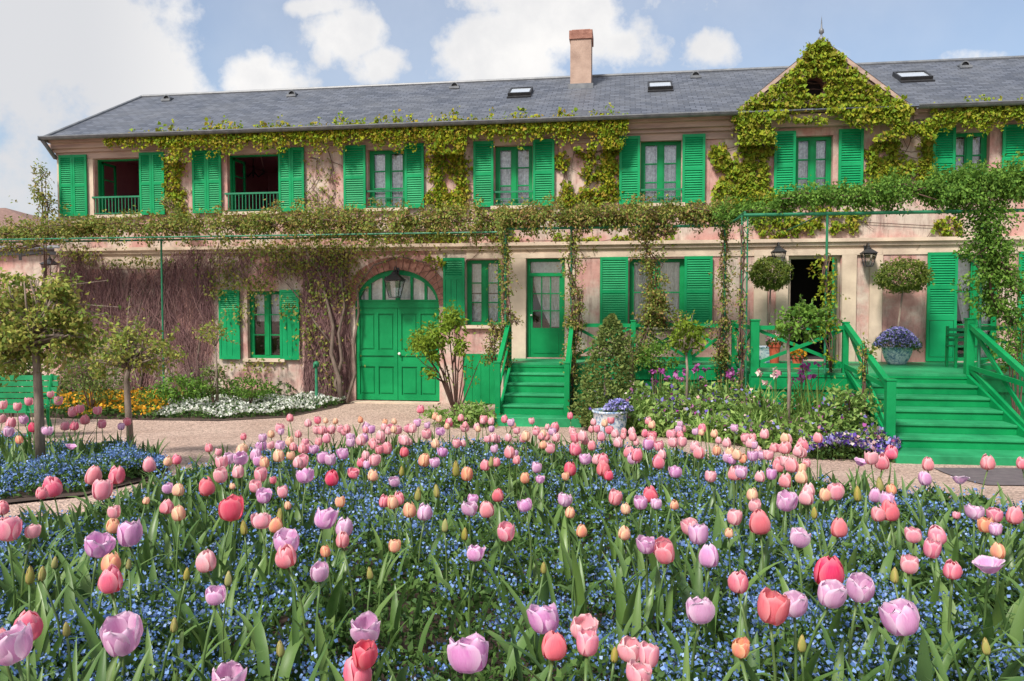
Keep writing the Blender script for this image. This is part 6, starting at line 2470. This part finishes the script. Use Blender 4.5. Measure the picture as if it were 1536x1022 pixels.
# colour, x, y, width in the photograph (a suffix o/w marks open blooms)
TUL = """
L 145 819 39 o;L 194 803 34;A 164 844 30;C 167 871 36;P 311 841 32;L 325 893 30;C 430 833 34;L 431 815 38 o;L 480 859 28;A 489 827 15;C 40 939 42;L 25 970 62 o;
C -3 957 30;L 186 957 60 o;L 342 1018 52 o;P 11 795 34;P 48 798 20;B 44 864 14;B 62 861 12;B 81 844 10;B 100 944 12;B 260 939 11;B 421 974 13;B 342 869 12;B 193 846 9;B 279 862 10;
L 551 944 48 o;R 547 983 40;C 538 1008 46;L 707 986 66 o;L 820 933 50 o;R 830 969 42;P 871 942 42 o;P 880 968 36;P 943 976 42 o;P 972 986 34;P 955 1013 42 o;L 712 832 28 o;A 591 820 18;B 556 859 11;
B 815 852 10;P 760 799 25;L 970 819 28 o;C 991 822 26;C 1001 830 30;C 513 810 20;B 921 983 11;L 1064 835 32;L 1048 803 28;C 1106 871 33;L 1050 920 46 o;R 1155 911 52;L 1192 908 44 o;R 1241 857 46;
L 1244 894 45 o;L 1286 884 44 o;P 1363 847 28;C 1429 854 28;L 1485 852 62 w;A 1497 827 20;L 1356 932 58 o;A 1110 973 28;B 1202 966 14;B 1480 971 13;B 1342 864 13;L 1195 808 30 o;R 1258 793 24;
P 1396 824 25;P 1371 803 23;P 1408 802 26;C 1173 673 13;C 1203 668 17;C 1168 697 19;P 1177 693 15;L 1157 712 16;P 1152 683 14;P 1210 695 12;A 1203 704 14;L 1289 695 26 w;P 1307 688 18;C 1323 693 20;
C 1337 678 18;C 1392 697 16;L 1389 718 18;L 1440 722 26 w;C 1482 694 20;C 1534 695 16;A 1238 742 17;P 1254 738 24;B 1321 727 11;A 1338 734 15;L 1312 743 18;L 1330 750 20;C 1318 771 20;R 1335 767 26;
L 1177 754 30 o;L 1461 769 26 o;P 1492 772 22;C 1520 774 22;A 1479 788 22;L 1494 795 17;B 1287 742 11;B 1222 770 9;P 1434 773 11;C 757 629 10;A 770 638 9;P 798 632 9;C 856 624 9;C 831 642 14;
P 776 646 10;P 786 657 12;P 804 648 10;P 858 647 11;C 863 658 13;C 864 673 20;P 896 644 10;P 902 655 12;C 914 645 13;C 916 631 10;C 888 669 12;A 815 667 11;P 825 673 14;L 771 681 12;C 745 693 12;
L 804 702 15;L 809 720 13 o;A 787 717 14;R 855 703 18;A 848 715 11;L 879 690 17 o;C 905 689 16;R 904 703 20;R 912 713 14;C 944 678 16;C 954 683 16;C 987 693 18;L 1013 709 19 o;C 968 650 11;C 979 654 13;
L 972 667 16;P 989 669 14;P 1007 652 14;C 1021 652 11;P 1010 664 14;P 1023 664 13;C 1054 642 12;A 1075 676 12;P 1119 657 13;L 1041 673 14;P 1065 715 17;C 1113 712 14;L 1129 684 15;A 1114 688 12;
L 1099 690 13;A 1128 742 17;P 1131 759 18;R 1141 783 32;P 1101 777 22;A 1093 799 13;R 977 741 22;L 962 754 20;L 984 756 16;A 1011 757 13;A 939 763 15;C 921 748 20;L 845 751 22 o;A 854 769 15;
L 789 759 22 o;R 747 742 18;A 872 796 17;A 935 799 18;P 1036 792 26 o;L 1050 804 26;P 741 658 11;C 365 655 9;C 314 672 11;P 327 679 10;P 333 694 18;A 365 673 12;A 407 651 10;P 419 643 15;C 435 627 10;
C 477 631 10;P 475 646 11;P 486 646 11;P 496 644 12;A 503 632 8;P 511 644 11;P 520 648 15 o;L 526 657 13;A 541 630 8;L 550 640 13;L 557 645 11;L 545 657 12;A 577 633 8;A 592 632 8;P 586 643 13 o;
P 597 645 13;P 613 643 12;C 630 614 11;L 625 635 11;A 652 625 9;C 673 634 11;P 640 651 14;L 660 648 13 o;P 699 643 16 o;C 726 629 12;L 737 644 9;P 731 659 10;P 744 658 11;P 685 666 12;A 434 662 12;
P 407 668 11;L 394 670 16 o;L 384 682 16;L 361 689 22 o;L 388 692 15;A 398 694 14;P 420 685 12;A 436 684 12;P 452 693 18;P 460 673 14;L 471 675 14 o;P 458 664 11;L 484 688 15;P 490 658 12;
L 516 682 17 o;P 570 658 14;C 570 675 12;C 581 672 15;P 606 661 13;R 606 678 13;C 542 694 12;P 561 691 16;L 551 697 11;A 559 713 16;C 529 711 17 o;R 498 717 20;L 459 715 25 o;L 593 723 17 o;B 602 707 8;
A 635 690 17;L 653 694 14;L 663 679 15 o;B 684 704 11;A 700 711 18;C 727 698 14;B 736 693 8;L 708 749 15;L 704 764 24 o;C 731 764 22;C 576 752 16;A 590 754 17;C 599 748 17;A 615 765 20;L 637 768 23;
A 510 754 15;L 484 781 32 o;L 515 790 26;P 425 739 16;L 394 746 22 o;P 384 730 17;C 410 721 10;P 391 713 19;P 332 714 20;R 311 731 23;R 347 765 36;P 391 783 28 o;A 413 787 21;A 349 729 9;A 432 759 10;
B 367 792 11;B 626 742 10;B 656 737 10;B 420 774 10;B 667 789 10;B 697 801 10;P 225 697 19;A 251 692 12;C 264 689 14;C 138 714 25;C 174 713 23;P 152 737 28;C 81 730 27;C 63 739 17;C 3 762 18;
A 170 788 20;P 172 769 18;C 249 760 20;A 270 770 20;A 267 735 17;L 252 733 15;A 218 751 10
"""
LTUL = """
P 4 608 14;P 3 629 12;P 15 635 16;L 12 648 19;R 50 641 22;P 44 603 11;P 76 592 9;P 87 602 12;L 71 647 18 o;P 97 639 12;C 111 639 12;C 128 630 15;P 119 614 12;P 110 618 14;P 147 616 12;
P 153 637 11;C 191 633 11;L 106 671 18 w;L 182 640 10;L 37 630 12;P 26 611 11;A 30 660 10
"""
COLN = {'C': 'coral', 'R': 'vivid coral red', 'P': 'rose pink', 'L': 'lilac', 'A': 'apricot', 'B': 'green'}
tl = []
rnd = random.Random(77)
def parse(s, bed):
    for e in s.replace('\n', '').split(';'):
        f = e.split()
        if len(f) < 4:
            continue
        tl.append((f[0], float(f[1]), float(f[2]), float(f[3]), f[4] if len(f) > 4 else '', bed))
parse(TUL, 'main')
parse(LTUL, 'left')
proto = {}
def make_tulip():
    r = bpy.data.objects.new('tulip', None)
    COL.objects.link(r)
    r.empty_display_size = .05
    for nm, me in (('stem', STM[0]), ('leaf', LFM[0]), ('leaf', LFM[1]), ('flower', None)):
        o = bpy.data.objects.new(nm, me if me else flower_for('closed', 0, 'C'))
        COL.objects.link(o)
        o.parent = r
    return r
first = make_tulip()
kids = list(first.children)
recs = []
for i, (c, px, py, w, sfx, bed) in enumerate(tl):
    up = 0.0 if bed == 'main' else .06
    H0 = .43 * rnd.uniform(.93, 1.08) + up
    k = (py - 465) / F - .083
    far = float(MAIN_FAR(px)) - .15 if bed == 'main' else min(8.6, float(LEFT_FAR(px)) - .4)
    near = 1.2 if bed == 'main' else float(LEFT_NEAR(px)) + .15
    D = (1.05 - H0) / k if k > .01 else 99
    D = min(max(D, near), far)
    p = at_depth(px, py, D)
    zg = float(terrain(p.x, p.y))
    form = 'bud' if c == 'B' else {'o': 'open', 'w': 'wide'}.get(sfx) or ('cup' if (c in 'LP' and rnd.random() < .7) or rnd.random() < .25 else 'closed')
    W = w / F * D
    W *= .92 if D < 2.6 else 1.04 if D > 5 else 1
    W = min(max(W, .030 if c != 'B' else .018), .098)
    sc = W * (.94 if form in ('closed', 'cup') else .84 if form == 'open' else .62 if form == 'wide' else 1.15)
    hh = {'closed': 1.2, 'cup': 1.08, 'open': .95, 'wide': .6, 'bud': 1.75}[form]
    H = max(.16, p.z - sc * hh * .5 - zg)
    if i == 0:
        r, ks = first, kids
    else:
        r = first.copy()
        COL.objects.link(r)
        ks = []
        for ch in kids:
            cc = ch.copy()
            COL.objects.link(cc)
            cc.parent = r
            ks.append(cc)
    st, l1, l2, fl = ks
    r.location = (p.x, p.y, zg)
    r.rotation_euler = (0, 0, rnd.uniform(0, 6.28))
    st.data = STM[i % 4]
    st.scale = (1 if c != 'B' else .75, 1 if c != 'B' else .75, H + .004)
    fl.data = flower_for(form, rnd.randrange(9), c)
    fl.location = (0, 0, H)
    fl.scale = (sc, sc, sc * rnd.uniform(.94, 1.08))
    ti = .16 if form in ('closed', 'cup', 'bud') else .26
    fl.rotation_euler = (rnd.uniform(-ti, ti), rnd.uniform(-ti, ti), rnd.uniform(0, 6.28))
    ls = min(1.25, max(.75, H / .40))
    a = rnd.uniform(0, 6.28)
    for q, lf in enumerate((l1, l2)):
        lf.data = LFM[rnd.randrange(8)]
        s = ls * rnd.uniform(.75, 1.05)
        lf.scale = (s, s, s)
        lf.rotation_euler = (0, 0, a + q * 2.6 + rnd.uniform(-.5, .5))
        lf.location = (0, 0, .01)
    recs.append(dict(o=r, c=c, form=form, px=px, py=py, w=w, D=D, bed=bed, W=W))
# ---- labels: colour, form, row and what the bloom stands in front of
def column(px):
    for lim, s in ((110, 'below the bench'), (270, 'before the pale rose standard'), (400, 'before the white flower border'), (530, 'before the bare creeper trunk'), (600, 'before the left arched door leaf'), (665, 'before the right arched door leaf'),
                   (750, 'before the bare stemmed shrub'), (862, 'before the narrow steps'), (960, 'before the conical shrub'), (1050, 'before the violet drift'), (1180, 'before the fresh rose standard'), (1345, 'before the dark pansies')):
        if px < lim:
            return s
    return 'before the broad steps'
def row(D):
    return 'nearest row' if D < 2.15 else 'near rows' if D < 2.9 else 'middle rows' if D < 4.3 else 'farther rows' if D < 6.2 else 'far edge'
FW = {'closed': 'closed', 'cup': 'cupped', 'open': 'open', 'wide': 'wide open', 'bud': 'unopened'}
bins = {}
for r in recs:
    if r['bed'] == 'left':
        k = (r['c'], r['form'], 'among the rose standards at the bench', '')
    else:
        k = (r['c'], r['form'], row(r['D']), column(r['px']))
    bins.setdefault(k, []).append(r)
ORD = ['first', 'second', 'third', 'fourth', 'fifth', 'sixth', 'seventh', 'eighth', 'ninth', 'tenth']
for k, rs_ in bins.items():
    c, form, ro, co = k
    nm = f"{FW[form]} {COLN[c]} tulip" + (' bud' if form == 'bud' else '')
    where = f"{ro} {co}".strip() if co else ro
    rs_.sort(key=lambda r: r['px'])
    for i, r in enumerate(rs_):
        if len(rs_) == 1:
            lab = f"{nm}, {where}"
        elif len(rs_) == 2:
            # taller bloom or smaller bloom tells two apart
            other = rs_[1 - i]
            if abs(r['W'] - other['W']) > .25 * max(r['W'], other['W']):
                lab = f"{'larger' if r['W'] > other['W'] else 'smaller'} {nm}, {where}"
            else:
                lab = f"{'farther' if r['D'] > other['D'] else 'nearer'} {nm}, {where}"
        else:
            lab = f"{ORD[min(i, 9)]} {nm} from the left, {where}"
        tag(r['o'], lab, 'tulip', 'tulips of the big bed' if r['bed'] == 'main' else 'tulips around the rose standards')
print('tulips', len(recs), 'longest label', max(len(r['o']['label'].split()) for r in recs), 'unique', len(set(r['o']['label'] for r in recs)))

# ---- beyond the three hundred largest: the thickly packed small blooms at the far side of the bed
def far_drift():
    rs = np.random.RandomState(515)
    cols = ['C', 'P', 'L', 'A']
    me = bpy.data.meshes.new('tulip_drift')
    V, Q, MI, UV = [], [], [], []
    n0 = 0
    n = 120
    px = rs.uniform(330, 1230, n)
    for i in range(n):
        far = float(MAIN_FAR(px[i]))
        D = far - rs.uniform(.1, 1.0) ** 1.5 * far * .42
        x, y = from_du(D, px[i])
        zg = float(terrain(x, y))
        c = cols[rs.choice(4, p=[.36, .34, .16, .14])]
        src = FM['closed' if c != 'L' else 'cup'][rs.randint(0, 3)]
        k = len(src.vertices)
        co = np.empty(k * 3, np.float32)
        src.vertices.foreach_get('co', co)
        co = co.reshape(-1, 3)
        s = rs.uniform(.055, .078)
        H = rs.uniform(.36, .50)
        V.append(co * s + np.array([x, y, zg + H]))
        li = np.empty(len(src.loops), np.int32)
        src.loops.foreach_get('vertex_index', li)
        Q.append(li.reshape(-1, 4) + n0)
        uv = np.empty(len(src.loops) * 2, np.float32)
        src.uv_layers[0].data.foreach_get('uv', uv)
        UV.append(uv)
        MI.append(np.full(len(li) // 4, cols.index(c)))
        n0 += k
        b = MB()
        b.tube([(x, y, zg), (x, y, zg + H + .004)], [.005, .004], 5, cap=False)
        V.append(np.array(b.v))
        Q.append(np.array(b.f) + n0)
        UV.append(np.zeros(len(b.f) * 8, np.float32))
        MI.append(np.full(len(b.f), 4))
        n0 += len(b.v)
    v = np.concatenate(V).astype(np.float32)
    q = np.concatenate(Q).astype(np.int32)
    me.vertices.add(len(v)); me.vertices.foreach_set('co', v.ravel())
    me.loops.add(q.size); me.loops.foreach_set('vertex_index', q.ravel())
    me.polygons.add(len(q))
    me.polygons.foreach_set('loop_start', np.arange(0, q.size, 4, dtype=np.int32))
    me.polygons.foreach_set('loop_total', np.full(len(q), 4, dtype=np.int32))
    me.update(calc_edges=True)
    for c in cols:
        me.materials.append(PM[c])
    me.materials.append(TSM)
    me.polygons.foreach_set('material_index', np.concatenate(MI).astype(np.int32))
    ul = me.uv_layers.new(name='UVMap')
    ul.data.foreach_set('uv', np.concatenate(UV).astype(np.float32))
    me.polygons.foreach_set('use_smooth', [True] * len(q))
    o = bpy.data.objects.new('tulip_drift', me)
    COL.objects.link(o)
    tag(o, 'small pink and lilac tulips crowded along the far side of the bed', 'tulips', kind='stuff')
far_drift()
